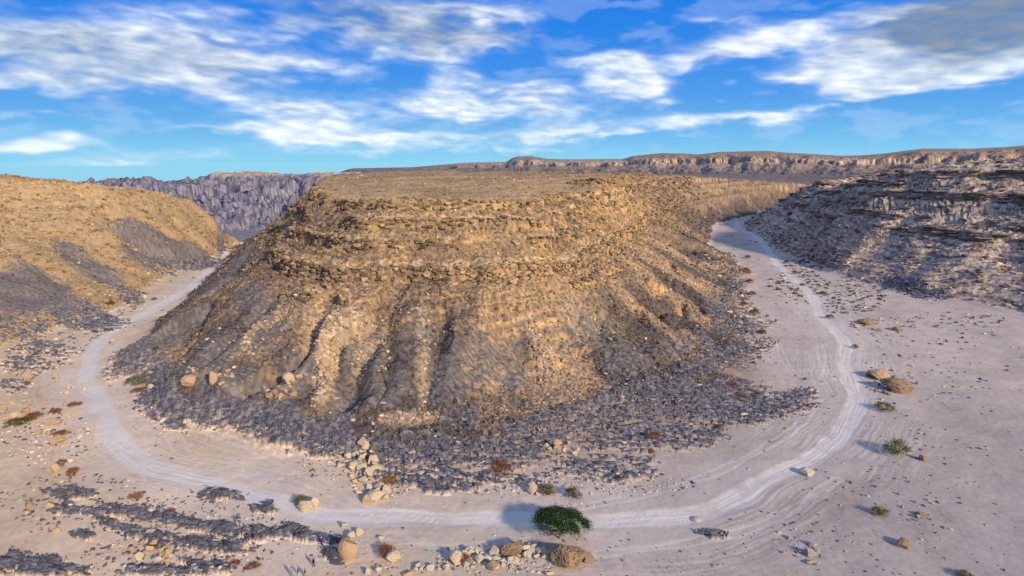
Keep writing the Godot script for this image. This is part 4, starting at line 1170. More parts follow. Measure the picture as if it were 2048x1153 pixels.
var outcrops := [
	["long dark slate band curving across the lower left sand", [Vector2(-98.3, -119.9), Vector2(-84.1, -119.2), Vector2(-72.2, -116.8), Vector2(-60.9, -112.8), Vector2(-50.1, -111.1), Vector2(-41.9, -111.9)], 1.99, 190],
	["dark slate spur hooking down below the long band", [Vector2(-86.4, -116.3), Vector2(-77.4, -111.8), Vector2(-72.9, -110.9), Vector2(-66.6, -109.4)], 1.26, 60],
	["dark slate rib below the middle of the long band", [Vector2(-68.1, -109.4), Vector2(-60.2, -107.4), Vector2(-51.9, -105.9)], 1.53, 70],
	["dark slate mound above the left end of the long band", [Vector2(-102.7, -125.8), Vector2(-98.4, -126.8), Vector2(-93.3, -125.9)], 2.07, 50],
	["dark slate mound beside the curve of the left track", [Vector2(-68.6, -125.3), Vector2(-65.6, -127.3), Vector2(-59.5, -124.8)], 1.45, 45],
	["small dark slate hump at the edge of the left track", [Vector2(-55, -120), Vector2(-51.3, -119.3)], 0.97, 18],
	["dark slate outcrop beside the big rounded boulder", [Vector2(-41.6, -109.4), Vector2(-37.7, -109.5), Vector2(-34.2, -108.4)], 1.07, 40],
	["low dark slate scatter in front of the big rounded boulder", [Vector2(-35.2, -105.9), Vector2(-33.4, -104.1), Vector2(-31.8, -102.2)], 1.55, 26],
	["dark slate ground in the bottom left picture corner", [Vector2(-94.4, -102), Vector2(-88.2, -101.1), Vector2(-79.7, -99.4)], 2.23, 80],
	["dark slate rib at the picture bottom left of the people", [Vector2(-70.3, -100.2), Vector2(-61.9, -99.8), Vector2(-53.2, -100.5)], 1.47, 70],
	["small dark slate block alone below the right track", [Vector2(39.3, -110.8), Vector2(41, -110.7)], 0.89, 14],
	["dark slate stone left of the small slate block", [Vector2(37, -111.5), Vector2(37.9, -111.4)], 0.45, 5],
	["thin dark slate ledge on the left sand above the corner", [Vector2(-86.7, -110.8), Vector2(-82.7, -109.9)], 0.82, 14],
	["dark slate outcrop at the foot of the right hillside", [Vector2(228.2, -369.1), Vector2(229.5, -351.9), Vector2(234.3, -337)], 5.12, 60],
]
# [x, z, clothes, turn, label]
var people := [
	[-39.4, -98.2, 0, 10, "person in grey clothes, leftmost of the group at the picture bottom"],
	[-38.1, -98.2, 1, 160, "person in a blue jacket in the middle of the group"],
	[-36.8, -97.9, 2, -60, "person in a black jacket and grey trousers, right in the group"],
	[-36.3, -101, 3, 80, "person in black clothes standing apart behind the group"],
	[-36.7, -107.3, 4, 120, "person in a blue outfit standing on the dark slate outcrop"],
]
var trees := [
	[9.44, -109.6, 11.4, 5.31, "green flat-topped acacia tree behind the largest craggy boulder"],
	[-123.8, -193.3, 7.24, 3.62, "small dull green acacia at the left track fork"],
]
var rng := RandomNumberGenerator.new()
var boulder_shapes: Array = []
var ROCK_COLORS := [Color(0.40, 0.28, 0.17), Color(0.25, 0.175, 0.115), Color(0.46, 0.365, 0.26), Color(0.43, 0.375, 0.31), Color(0.42, 0.32, 0.26), Color(0.30, 0.27, 0.25)]
var taken := {}

func numbered(n: String) -> String:
	if not taken.has(n):
		taken[n] = 0
		return n
	taken[n] += 1
	return "%s_%03d" % [n, taken[n]]

func tag(o: Node3D, label: String, category: String, group := ""):
	o.set_meta("label", label)
	o.set_meta("category", category)
	if group != "":
		o.set_meta("group", group)

func vertex_mat(c := Color.WHITE, rough := 0.92) -> StandardMaterial3D:
	var m := StandardMaterial3D.new()
	m.vertex_color_use_as_albedo = true
	m.albedo_color = c.linear_to_srgb()
	m.roughness = rough
	m.metallic_specular = 0.2
	return m

func flat_mesh(v: PackedVector3Array, c: PackedColorArray, n := PackedVector3Array()) -> ArrayMesh:
	var a: Array = []
	a.resize(Mesh.ARRAY_MAX)
	a[Mesh.ARRAY_VERTEX] = v
	if n.size() == v.size():
		a[Mesh.ARRAY_NORMAL] = n
	if c.size() == v.size():
		a[Mesh.ARRAY_COLOR] = c
	var m := ArrayMesh.new()
	m.add_surface_from_arrays(Mesh.PRIMITIVE_TRIANGLES, a)
	return m

# triangles of a unit sphere
func ball(detail: int) -> PackedVector3Array:
	var t := (1.0 + sqrt(5.0)) / 2.0
	var p := [Vector3(-1, t, 0), Vector3(1, t, 0), Vector3(-1, -t, 0), Vector3(1, -t, 0), Vector3(0, -1, t), Vector3(0, 1, t), Vector3(0, -1, -t), Vector3(0, 1, -t), Vector3(t, 0, -1), Vector3(t, 0, 1), Vector3(-t, 0, -1), Vector3(-t, 0, 1)]
	var f := [0, 11, 5, 0, 5, 1, 0, 1, 7, 0, 7, 10, 0, 10, 11, 1, 5, 9, 5, 11, 4, 11, 10, 2, 10, 7, 6, 7, 1, 8, 3, 9, 4, 3, 4, 2, 3, 2, 6, 3, 6, 8, 3, 8, 9, 4, 9, 5, 2, 4, 11, 6, 2, 10, 8, 6, 7, 9, 8, 1]
	var v := PackedVector3Array()
	for k in range(0, f.size(), 3):
		v.append((p[f[k]] as Vector3).normalized())
		v.append((p[f[k + 2]] as Vector3).normalized())
		v.append((p[f[k + 1]] as Vector3).normalized())
	for d in detail:
		var w := PackedVector3Array()
		for k in range(0, v.size(), 3):
			var a := v[k]
			var b := v[k + 1]
			var c := v[k + 2]
			var ab := (a + b).normalized()
			var bc := (b + c).normalized()
			var ca := (c + a).normalized()
			w.append_array([a, ab, ca, ab, b, bc, ca, bc, c, ab, bc, ca])
		v = w
	return v

# A broken rock about 1 m across: a ball cut by planes, then roughened.
func rock_mesh(s: int, detail: int, cuts: int, rough: float, holes := 0.0) -> ArrayMesh:
	var r := RandomNumberGenerator.new()
	r.seed = s
	var planes: Array = []
	for k in cuts:
		var n := Vector3(r.randfn(), r.randfn() * 0.8, r.randfn()).normalized()
		planes.append([n, r.randf_range(0.42, 0.78)])
	var nz := noise(s, 1.0, 3)
	var v := ball(detail)
	var c := PackedColorArray()
	for k in v.size():
		var p := v[k]
		for pl in planes:
			var d: float = p.dot(pl[0]) - pl[1]
			if d > 0.0:
				p -= (pl[0] as Vector3) * d
		var q := v[k] * 1.7
		var e := nz.get_noise_3dv(q)
		var e2 := nz.get_noise_3dv(q * 3.1)
		p *= 1.0 + e * rough + e2 * rough * 0.5
		var shade := 1.0 + e2 * 0.35 + nz.get_noise_3dv(q * 8.0) * 0.25
		if holes > 0.0:
			var hv := smoothstep(0.12, 0.4, nz.get_noise_3dv(q * 2.3 + Vector3(5, 1, 2)))
			p *= 1.0 - hv * holes
			shade *= 1.0 - hv * 0.15
		v[k] = p
		c.append(Color(shade, shade * (1.0 + e * 0.06), shade * (1.0 + e * 0.1)))
	# one metre across each way
	var box := AABB(v[0], Vector3.ZERO)
	for p in v:
		box = box.expand(p)
	for k in v.size():
		v[k] = (v[k] - box.get_center()) / box.size
	return flat_mesh(v, c)

func slab_tris(v: PackedVector3Array, c: PackedColorArray, at: Vector3, b: Basis, r: RandomNumberGenerator):
	# a tilted broken slab with six sides
	var n := 5 + r.randi() % 3
	var top := PackedVector3Array()
	var bot := PackedVector3Array()
	var a0 := r.randf() * TAU
	for k in n:
		var a := a0 + (k + r.randf_range(-0.3, 0.3)) * TAU / n
		var rad := r.randf_range(0.7, 1.1)
		top.append(at + b * Vector3(cos(a) * rad * 0.86, r.randf_range(0.75, 1.15), sin(a) * rad * 0.86))
		bot.append(at + b * Vector3(cos(a) * rad, -0.8, sin(a) * rad))
	var sh := r.randf_range(0.7, 1.35)
	var cc := Color(0.098 * sh, 0.095 * sh, 0.115 * sh)
	if r.randf() < 0.12:
		cc = Color(0.21, 0.19, 0.185) * sh
	var mid := at + b * Vector3(r.randf_range(-0.2, 0.2), 1.2, r.randf_range(-0.2, 0.2))
	for k in n:
		var m := (k + 1) % n
		v.append_array([top[k], top[m], mid, bot[k], bot[m], top[k], bot[m], top[m], top[k]])
		for q in 9:
			c.append(cc)

func put_rock(called: String, x: float, z: float, w: float, h: float, mesh: Mesh, mat: Material, label: String, group := "", turn := -1.0) -> MeshInstance3D:
	var mi := MeshInstance3D.new()
	mi.name = numbered(called)
	mi.mesh = mesh
	mi.material_override = mat
	mi.position = Vector3(x, surf(x, z) + h * 0.34, z)
	mi.rotation = Vector3(rng.randf_range(-0.15, 0.15), rng.randf_range(-0.5, 0.5) + (PI if rng.randf() < 0.5 else 0.0), rng.randf_range(-0.15, 0.15))
	mi.scale = Vector3(w * rng.randf_range(0.92, 1.02), h * 1.15, w * rng.randf_range(0.72, 0.92))
	add_child(mi)
	tag(mi, label, "rock" if w < 1.6 else "boulder", group)
	return mi

func build_objects():
	rng.seed = 77
	var mats: Array = []
	for c in ROCK_COLORS:
		mats.append(vertex_mat(c))
	var shapes: Array = []
	for k in 7:
		shapes.append(rock_mesh(100 + k, 3, 12, 0.03))
	var big: Array = [rock_mesh(206, 4, 4, 0.07), rock_mesh(207, 4, 7, 0.08, 0.15), rock_mesh(203, 4, 7, 0.10, 0.14), rock_mesh(204, 3, 8, 0.1), rock_mesh(205, 3, 9, 0.12, 0.06)]
	var n := 0
	for b in boulders:
		var mesh: Mesh = shapes[n % 7]
		if n < 3:
			mesh = big[n]
		elif b[2] > 2.2:
			mesh = big[3 + n % 2]
		put_rock("boulder" if b[2] > 1.6 else "rock", b[0], b[1], b[2] * 0.92, b[3] * 0.98, mesh, mats[b[4]], b[5])
		n += 1
	for g in boulder_groups:
		for k in g[6]:
			var a := rng.randf() * TAU
			var d := sqrt(rng.randf()) * 1.0
			var x: float = g[0] + (g[2] * cos(a) + g[4] * sin(a)) * d
			var z: float = g[1] + (g[3] * cos(a) + g[5] * sin(a)) * d
			var w: float = lerpf(g[7], g[8], pow(rng.randf(), 1.7)) * 0.95
			put_rock("boulder" if w > 1.6 else "rock", x, z, w, w * rng.randf_range(0.55, 0.85), shapes[rng.randi() % 7], mats[g[9] if rng.randf() < 0.75 else [0, 2, 2, 3, 2, 5][g[9]]], g[10], g[11])
	build_outcrops()
	build_trees()
	build_bushes()
	build_people()
	build_ledges()
	build_scatter()

func build_outcrops():
	var mat := vertex_mat(Color.WHITE, 0.8)
	var r := RandomNumberGenerator.new()
	r.seed = 31
	for o in outcrops:
		var line: Array = o[1]
		var lens := PackedFloat32Array()
		var total := 0.0
		for k in line.size() - 1:
			total += (line[k] as Vector2).distance_to(line[k + 1])
			lens.append(total)
		var v := PackedVector3Array()
		var c := PackedColorArray()
		var base := Vector3((line[0] as Vector2).x, 0, (line[0] as Vector2).y)
		base.y = surf(base.x, base.z)
		for m in int(o[3] * 2.0):
			var s := r.randf() * total
			var k := 0
			while k < lens.size() - 1 and lens[k] < s:
				k += 1
			var from := lens[k - 1] if k > 0 else 0.0
			var p: Vector2 = (line[k] as Vector2).lerp(line[k + 1], (s - from) / maxf(lens[k] - from, 0.01))
			var off := r.randfn() * 0.55
			var dir: Vector2 = ((line[k + 1] as Vector2) - (line[k] as Vector2)).normalized()
			p += Vector2(-dir.y, dir.x) * off * o[2] + dir * r.randfn() * 0.6
			var size := r.randf_range(0.25, 0.9) * (1.25 - minf(absf(off), 1.0) * 0.8)
			var at := Vector3(p.x, surf(p.x, p.y), p.y)
			var b := Basis(Vector3.UP, -dir.angle() + r.randfn() * 0.35) * Basis(Vector3(0, 0, 1), r.randfn() * 0.16) * Basis(Vector3(1, 0, 0), -0.35 + r.randfn() * 0.2)
			b = b * Basis.from_scale(Vector3(size * r.randf_range(1.0, 1.9), size * r.randf_range(0.25, 0.5), size * r.randf_range(0.5, 0.9)))
			slab_tris(v, c, at - base, b, r)
		var mi := MeshInstance3D.new()
		mi.name = numbered("slate_outcrop")
		mi.mesh = flat_mesh(v, c)
		mi.material_override = mat
		mi.position = base
		add_child(mi)
		tag(mi, o[0], "rock outcrop")

# ---- plants
func limb(v: PackedVector3Array, nn: PackedVector3Array, a: Vector3, b: Vector3, ra: float, rb: float, sides := 5):
	var d := (b - a).normalized()
	var x := d.cross(Vector3(0.3, 0.2, 1.0)).normalized()
	var y := d.cross(x)
	for k in sides:
		var t0 := TAU * k / sides
		var t1 := TAU * (k + 1) / sides
		var u0 := x * cos(t0) + y * sin(t0)
		var u1 := x * cos(t1) + y * sin(t1)
		v.append_array([a + u0 * ra, b + u0 * rb, a + u1 * ra, a + u1 * ra, b + u0 * rb, b + u1 * rb])
		nn.append_array([u0, u0, u1, u1, u0, u1])

func leaf_mat(c: Color) -> StandardMaterial3D:
	var m := vertex_mat(c, 0.75)
	m.cull_mode = BaseMaterial3D.CULL_DISABLED
	m.backlight_enabled = true
	m.backlight = Color(0.25, 0.3, 0.12)
	return m

func part(called: String, mesh: Mesh, mat: Material, parent: Node3D) -> MeshInstance3D:
	var mi := MeshInstance3D.new()
	mi.name = called
	mi.mesh = mesh
	mi.material_override = mat
	parent.add_child(mi, true)
	return mi

func leaf_tri(v: PackedVector3Array, c: PackedColorArray, p: Vector3, out: Vector3, size: float, slim: float, r: RandomNumberGenerator, shade: float):
	var d := (out + Vector3(r.randfn(), r.randfn(), r.randfn()) * 0.55).normalized()
	var s := d.cross(Vector3(r.randfn(), r.randfn(), r.randfn())).normalized() * size * slim
	v.append_array([p - s, p + s, p + d * size])
	var k := shade * r.randf_range(0.75, 1.3)
	var cc := Color(k, k, k * r.randf_range(0.85, 1.1))
	c.append_array([cc, cc, cc])

func build_trees():
	var bark := vertex_mat(Color(0.30, 0.25, 0.20))
	for t in trees.size():
		var r := RandomNumberGenerator.new()
		r.seed = 900 + t
		var w: float = trees[t][2] * 0.94
		var h: float = trees[t][3] * (1.15 if t == 0 else 1.0)
		var root := Node3D.new()
		root.name = numbered("acacia_tree")
		var x: float = trees[t][0]
		var z: float = trees[t][1]
		root.position = Vector3(x, surf(x, z) - 0.1, z)
		add_child(root)
		tag(root, trees[t][4], "tree")
		var tv := PackedVector3Array()
		var tn := PackedVector3Array()
		var fork := Vector3(w * 0.02, h * 0.26, 0)
		limb(tv, tn, Vector3.ZERO, fork, w * 0.026, w * 0.021, 8)
		var lv := PackedVector3Array()
		var ln := PackedVector3Array()
		var v := PackedVector3Array()
		var c := PackedColorArray()
		var nl := 9
		var tips: Array = []
		for k in nl:
			var a := TAU * (k + r.randf_range(-0.3, 0.3)) / nl
			var reach := w * r.randf_range(0.20, 0.34)
			var mid := fork + Vector3(cos(a) * reach * 0.5, h * r.randf_range(0.18, 0.30), sin(a) * reach * 0.5)
			var tip := fork + Vector3(cos(a) * reach, h * r.randf_range(0.30, 0.52), sin(a) * reach)
			limb(lv, ln, fork, mid, w * 0.014, w * 0.010)
			limb(lv, ln, mid, tip, w * 0.010, w * 0.005)
			for q in 4:
				var e := tip + Vector3(r.randfn() * w * 0.08, r.randf_range(0.0, h * 0.12), r.randfn() * w * 0.08)
				limb(lv, ln, mid.lerp(tip, r.randf_range(0.4, 1.0)), e, w * 0.005, w * 0.002, 4)
		# umbrella crown: leaf clumps spread through a low dome with a ragged rim
		var clumps := 190 if t == 0 else 70
		for k in clumps:
			var a := r.randf() * TAU
			var q := sqrt(r.randf())
			var rim := 0.47 * (1.0 + 0.05 * sin(a * 3.0 + 1.0) + 0.05 * sin(a * 7.0))
			var dome := 1.0 - pow(q, 2.4) * 0.48
			var px := cos(a) * q * rim * w
			var pz := sin(a) * q * rim * w * 0.9
			var py := h * (0.36 + 0.58 * dome * (r.randf_range(0.72, 1.0) if r.randf() < 0.75 else r.randf_range(0.55, 0.78)))
			py -= px * 0.05
			var cs := w * r.randf_range(0.045, 0.085)
			var shade := r.randf_range(0.7, 1.25)
			for m in (95 if t == 0 else 60):
				var dvec := Vector3(r.randfn(), r.randfn() * 0.55, r.randfn()) * cs * 0.62
				leaf_tri(v, c, Vector3(px, py, pz) + dvec, dvec.normalized() + Vector3(0, 0.3, 0), w * 0.019, 0.45, r, shade)
		part("trunk", flat_mesh(tv, PackedColorArray(), tn), bark, root)
		part("limb", flat_mesh(lv, PackedColorArray(), ln), bark, root)
		part("crown", flat_mesh(v, c), leaf_mat(Color(0.034, 0.068, 0.024) if t == 0 else Color(0.09, 0.10, 0.035)), root)

func build_bushes():
	var leafs := [leaf_mat(Color(0.115, 0.125, 0.030)), leaf_mat(Color(0.125, 0.098, 0.032)), leaf_mat(Color(0.235, 0.088, 0.030)), leaf_mat(Color(0.30, 0.145, 0.035))]
	var twig := vertex_mat(Color(0.20, 0.14, 0.09))
	var fol: Array = []
	var stem: Array = []
	for k in 4:
		var r := RandomNumberGenerator.new()
		r.seed = 400 + k
		var v := PackedVector3Array()
		var c := PackedColorArray()
		var sv := PackedVector3Array()
		var sn := PackedVector3Array()
		for m in 16:
			var a := r.randf() * TAU
			var q := r.randf_range(0.15, 0.42)
			var tip := Vector3(cos(a) * q, r.randf_range(0.35, 0.75), sin(a) * q)
			limb(sv, sn, Vector3(cos(a), 0, sin(a)) * 0.05, tip, 0.012, 0.004, 3)
		for m in 46:
			var a := r.randf() * TAU
			var q := sqrt(r.randf()) * 0.42
			var top := sqrt(maxf(0.05, 1.0 - q * q * 4.6)) * r.randf_range(0.45, 0.86)
			var p := Vector3(cos(a) * q, top, sin(a) * q)
			var sh := r.randf_range(0.6, 1.35)
			for l in 26:
				var d := Vector3(r.randfn(), r.randfn() * 1.1, r.randfn()) * 0.062
				leaf_tri(v, c, p + d, d.normalized() + Vector3(0, 0.7, 0), r.randf_range(0.05, 0.10), 0.22, r, sh)
		fol.append(flat_mesh(v, c))
		stem.append(flat_mesh(sv, PackedColorArray(), sn))
	var n := 0
	for b in bushes:
		var root := Node3D.new()
		root.name = numbered("bush")
		root.position = Vector3(b[0], surf(b[0], b[1]) - 0.05, b[1])
		root.rotation.y = rng.randf() * TAU
		root.scale = Vector3(b[2] * 1.05, b[3] * 1.15, b[2] * 1.05 * rng.randf_range(0.75, 1.0))
		add_child(root)
		tag(root, b[5], "bush")
		part("foliage", fol[n % 4], leafs[b[4]], root)
		part("stem", stem[n % 4], twig, root)
		n += 1

# ---- people: bones with radii, joined by a smooth minimum and meshed as surface nets
func net(bones: Array, cell: float, blend: float, v: PackedVector3Array, nn: PackedVector3Array, cc: PackedColorArray, place: Transform3D):
	var lo := Vector3.INF
	var hi := -Vector3.INF
	for b in bones:
		var rm := Vector3.ONE * (maxf(b[2], b[3]) + cell * 2.0)
		lo = lo.min((b[0] as Vector3) - rm).min((b[1] as Vector3) - rm)
		hi = hi.max((b[0] as Vector3) + rm).max((b[1] as Vector3) + rm)
	var nx := int((hi.x - lo.x) / cell) + 2
	var ny := int((hi.y - lo.y) / cell) + 2
	var nz := int((hi.z - lo.z) / cell) + 2
	var fld := PackedFloat32Array()
	fld.resize(nx * ny * nz)
	fld.fill(1.0)
	for b in bones:
		var a: Vector3 = b[0]
		var ab: Vector3 = (b[1] as Vector3) - a
		var l2 := maxf(ab.length_squared(), 1e-8)
		var rm: float = maxf(b[2], b[3]) + blend * 2.0 + cell
		var bl := a.min(b[1]) - Vector3.ONE * rm
		var bu := a.max(b[1]) + Vector3.ONE * rm
		for z in range(maxi(0, int((bl.z - lo.z) / cell)), mini(nz - 1, int((bu.z - lo.z) / cell) + 1) + 1):
			for y in range(maxi(0, int((bl.y - lo.y) / cell)), mini(ny - 1, int((bu.y - lo.y) / cell) + 1) + 1):
				for x in range(maxi(0, int((bl.x - lo.x) / cell)), mini(nx - 1, int((bu.x - lo.x) / cell) + 1) + 1):
					var p := lo + Vector3(x, y, z) * cell - a
					var t := clampf(p.dot(ab) / l2, 0.0, 1.0)
					var d: float = (p - ab * t).length() - lerpf(b[2], b[3], t)
					var o := (z * ny + y) * nx + x
					var f := fld[o]
					var k := maxf(blend - absf(f - d), 0.0) / blend
					fld[o] = minf(f, d) - k * k * blend * 0.25
	var at := PackedInt32Array()
	at.resize(nx * ny * nz)
	at.fill(-1)
	var pv := PackedVector3Array()
	var pn := PackedVector3Array()
	var pc := PackedColorArray()
	for z in nz - 1:
		for y in ny - 1:
			for x in nx - 1:
				var o := (z * ny + y) * nx + x
				var inside := 0
				var sum := Vector3.ZERO
				var hits := 0
				var val := PackedFloat32Array()
				for k in 8:
					var f := fld[o + (k & 1) + ((k >> 1) & 1) * nx + (k >> 2) * nx * ny]
					val.append(f)
					if f < 0.0:
						inside += 1
				if inside == 0 or inside == 8:
					continue
				for e in [[0, 1], [2, 3], [4, 5], [6, 7], [0, 2], [1, 3], [4, 6], [5, 7], [0, 4], [1, 5], [2, 6], [3, 7]]:
					var fa := val[e[0]]
					var fb := val[e[1]]
					if (fa < 0.0) != (fb < 0.0):
						var t := fa / (fa - fb)
						var pa := Vector3(e[0] & 1, (e[0] >> 1) & 1, e[0] >> 2)
						var pb := Vector3(e[1] & 1, (e[1] >> 1) & 1, e[1] >> 2)
						sum += pa.lerp(pb, t)
						hits += 1
				var p := lo + (Vector3(x, y, z) + sum / hits) * cell
				at[o] = pv.size()
				pv.append(p)
				pn.append(Vector3(val[1] + val[3] + val[5] + val[7] - val[0] - val[2] - val[4] - val[6], val[2] + val[3] + val[6] + val[7] - val[0] - val[1] - val[4] - val[5], val[4] + val[5] + val[6] + val[7] - val[0] - val[1] - val[2] - val[3]).normalized())
				var best := 9.0
				var bc := Color.WHITE
				for b in bones:
					var a: Vector3 = b[0]
					var ab: Vector3 = (b[1] as Vector3) - a
					var t := clampf((p - a).dot(ab) / maxf(ab.length_squared(), 1e-8), 0.0, 1.0)
					var d: float = (p - a - ab * t).length() - lerpf(b[2], b[3], t)
					if d < best:
						best = d
						bc = b[4]
				pc.append(bc)
	for z in range(1, nz - 1):
		for y in range(1, ny - 1):
			for x in range(1, nx - 1):
				var o := (z * ny + y) * nx + x
				var s := fld[o] < 0.0
				for ax in 3:
					var st: int = [1, nx, nx * ny][ax]
					if s == (fld[o + st] < 0.0):
						continue
					var u: int = [nx, nx * ny, 1][ax]
					var w: int = [nx * ny, 1, nx][ax]
					var q := [at[o - u - w], at[o - w], at[o], at[o - u]]
					if q[0] < 0 or q[1] < 0 or q[2] < 0 or q[3] < 0:
						continue
					for i in ([0, 2, 1, 0, 3, 2] if s else [0, 1, 2, 0, 2, 3]):
						v.append(place * pv[q[i]])
						nn.append(place.basis * pn[q[i]])
						cc.append(pc[q[i]])

func hand_bones(skin: Color) -> Array:
	# hangs down along -y, palm towards +x, thumb towards +z
	var b: Array = [[Vector3(0, 0.01, 0), Vector3(0, -0.03, 0.0), 0.026, 0.03, skin], [Vector3(0, -0.03, 0.022), Vector3(0.002, -0.085, 0.028), 0.017, 0.016, skin], [Vector3(0, -0.03, -0.018), Vector3(0.002, -0.08, -0.028), 0.017, 0.015, skin], [Vector3(0, -0.03, 0), Vector3(0, -0.085, 0.0), 0.017, 0.016, skin]]
	for k in 4:
		var z := 0.032 - k * 0.0215
		var l: float = [0.068, 0.078, 0.072, 0.056][k]
		var a := Vector3(0.002, -0.086 + absf(k - 1.3) * 0.003, z)
		var m := a + Vector3(0.012, -l * 0.52, 0)
		b.append([a, m, 0.0095, 0.0085, skin])
		b.append([m, m + Vector3(0.022, -l * 0.44, 0), 0.0085, 0.0075, skin])
	b.append([Vector3(0.005, -0.02, 0.026), Vector3(0.018, -0.055, 0.052), 0.014, 0.011, skin])
	b.append([Vector3(0.018, -0.055, 0.052), Vector3(0.026, -0.085, 0.054), 0.0105, 0.009, skin])
	return b

func build_people():
	var clothes := [
		[Color(0.22, 0.22, 0.24), Color(0.16, 0.15, 0.16), Color(0.03, 0.025, 0.02)],
		[Color(0.02, 0.08, 0.42), Color(0.55, 0.54, 0.52), Color(0.02, 0.02, 0.02)],
		[Color(0.015, 0.015, 0.018), Color(0.25, 0.24, 0.25), Color(0.02, 0.015, 0.012)],
		[Color(0.010, 0.010, 0.012), Color(0.012, 0.012, 0.014), Color(0.015, 0.012, 0.01)],
		[Color(0.015, 0.02, 0.40), Color(0.015, 0.02, 0.28), Color(0.62, 0.6, 0.58)]]
	var skin := Color(0.36, 0.21, 0.14)
	var mat := vertex_mat(Color.WHITE, 0.85)
	for k in people.size():
		var P: Array = people[k]
		var cl: Array = clothes[P[2]]
		var top: Color = cl[0]
		var leg: Color = cl[1]
		var shoe := Color(0.05, 0.045, 0.04)
		var st: float = [0.02, 0.12, 0.05, 0.10, 0.04][k]           # how far the feet are apart, front to back
		var swing: float = [0.05, 0.16, 0.22, 0.10, 0.30][k]
		var b: Array = []
		for s in [-1.0, 1.0]:
			var hip := Vector3(0.095 * s, 0.90, 0)
			var knee := Vector3(0.105 * s, 0.49, st * s * 0.6 + 0.02)
			var ank := Vector3(0.11 * s, 0.085, st * s)
			b.append([hip, knee, 0.092, 0.062, leg])
			b.append([knee, ank, 0.062, 0.046, leg])
			b.append([ank + Vector3(0, -0.04, -0.03), ank + Vector3(0.015 * s, -0.05, 0.14), 0.045, 0.036, shoe])
			var sh := Vector3(0.185 * s, 1.40, 0)
			var el := Vector3(0.245 * s, 1.12, swing * s * 0.4 - 0.02)
			var wr := Vector3(0.255 * s, 0.88, swing * s + 0.06)
			if k == 2 and s > 0.0:
				el = Vector3(0.26, 1.14, 0.06)
				wr = Vector3(0.16, 1.24, 0.26)
			b.append([Vector3(0.12 * s, 1.42, 0), sh, 0.068, 0.062, top])
			b.append([sh, el, 0.056, 0.045, top])
			b.append([el, wr, 0.044, 0.030, top])
		b.append([Vector3(0, 0.92, 0), Vector3(0, 1.05, 0.0), 0.135, 0.125, top])
		b.append([Vector3(-0.05, 1.05, 0), Vector3(-0.07, 1.33, -0.01), 0.105, 0.12, top])
		b.append([Vector3(0.05, 1.05, 0), Vector3(0.07, 1.33, -0.01), 0.105, 0.12, top])
		b.append([Vector3(0, 1.42, -0.01), Vector3(0, 1.54, 0.01), 0.058, 0.052, skin])
		var v := PackedVector3Array()
		var nn := PackedVector3Array()
		var cc := PackedColorArray()
		net(b, 0.024, 0.06, v, nn, cc, Transform3D.IDENTITY)
		# head: skull, face, nose, ears, eyes, mouth
		var hd := Transform3D(Basis(Vector3.UP, 0.3 * sin(k * 2.0)) * Basis(Vector3.RIGHT, 0.15), Vector3(0, 1.58, 0.01))
		var hb: Array = [[Vector3(0, 0.075, -0.02), Vector3(0, 0.085, 0.012), 0.088, 0.084, skin], [Vector3(0, 0.0, 0.03), Vector3(0, 0.05, 0.035), 0.058, 0.066, skin], [Vector3(0, -0.03, 0.055), Vector3(0, -0.02, 0.05), 0.034, 0.04, skin], [Vector3(0, 0.062, 0.098), Vector3(0, 0.032, 0.114), 0.010, 0.015, skin], [Vector3(0, -0.05, -0.01), Vector3(0, 0.0, 0.0), 0.052, 0.052, skin]]
		for s in [-1.0, 1.0]:
			hb.append([Vector3(0.083 * s, 0.06, -0.005), Vector3(0.088 * s, 0.03, 0.0), 0.014, 0.011, skin])
			hb.append([Vector3(0.032 * s, 0.066, 0.086), Vector3(0.034 * s, 0.066, 0.087), 0.011, 0.011, Color(0.04, 0.03, 0.03)])
		hb.append([Vector3(-0.02, -0.006, 0.088), Vector3(0.02, -0.006, 0.088), 0.008, 0.008, Color(0.25, 0.10, 0.09)])
		net(hb, 0.0085, 0.018, v, nn, cc, hd)
		for m in 2:
			var w: Vector3 = b[5 + m * 6][1]
			var e: Vector3 = b[5 + m * 6][0]
			var dir := (w - e).normalized()
			var zx := Vector3(0, 0, 1).slide(-dir).normalized()
			var bx := Basis(Vector3.ZERO, -dir, zx)
			bx.x = bx.y.cross(bx.z)
			if m == 1:
				bx.x = -bx.x
			net(hand_bones(skin), 0.0048, 0.008, v, nn, cc, Transform3D(bx, w + dir * 0.02))
		var root := Node3D.new()
		root.name = numbered("person")
		root.position = Vector3(P[0], surf(P[0], P[1]) - 0.005, P[1])
		root.rotation_degrees.y = P[3]
		root.scale = Vector3.ONE * [1.0, 0.98, 1.02, 1.05, 0.98][k]
		add_child(root)
		tag(root, P[4], "person")
		part("body", flat_mesh(v, cc, nn), mat, root)
		var hv := PackedVector3Array()
		var hn := PackedVector3Array()
		var hc := PackedColorArray()
		net([[Vector3(0, 0.09, -0.032), Vector3(0, 0.112, 0.008), 0.092, 0.084, cl[2]], [Vector3(0, 0.03, -0.06), Vector3(0, 0.08, -0.05), 0.055, 0.07, cl[2]]], 0.012, 0.03, hv, hn, hc, hd)
		part("scarf" if k == 4 else "hair", flat_mesh(hv, hc, hn), mat, root)

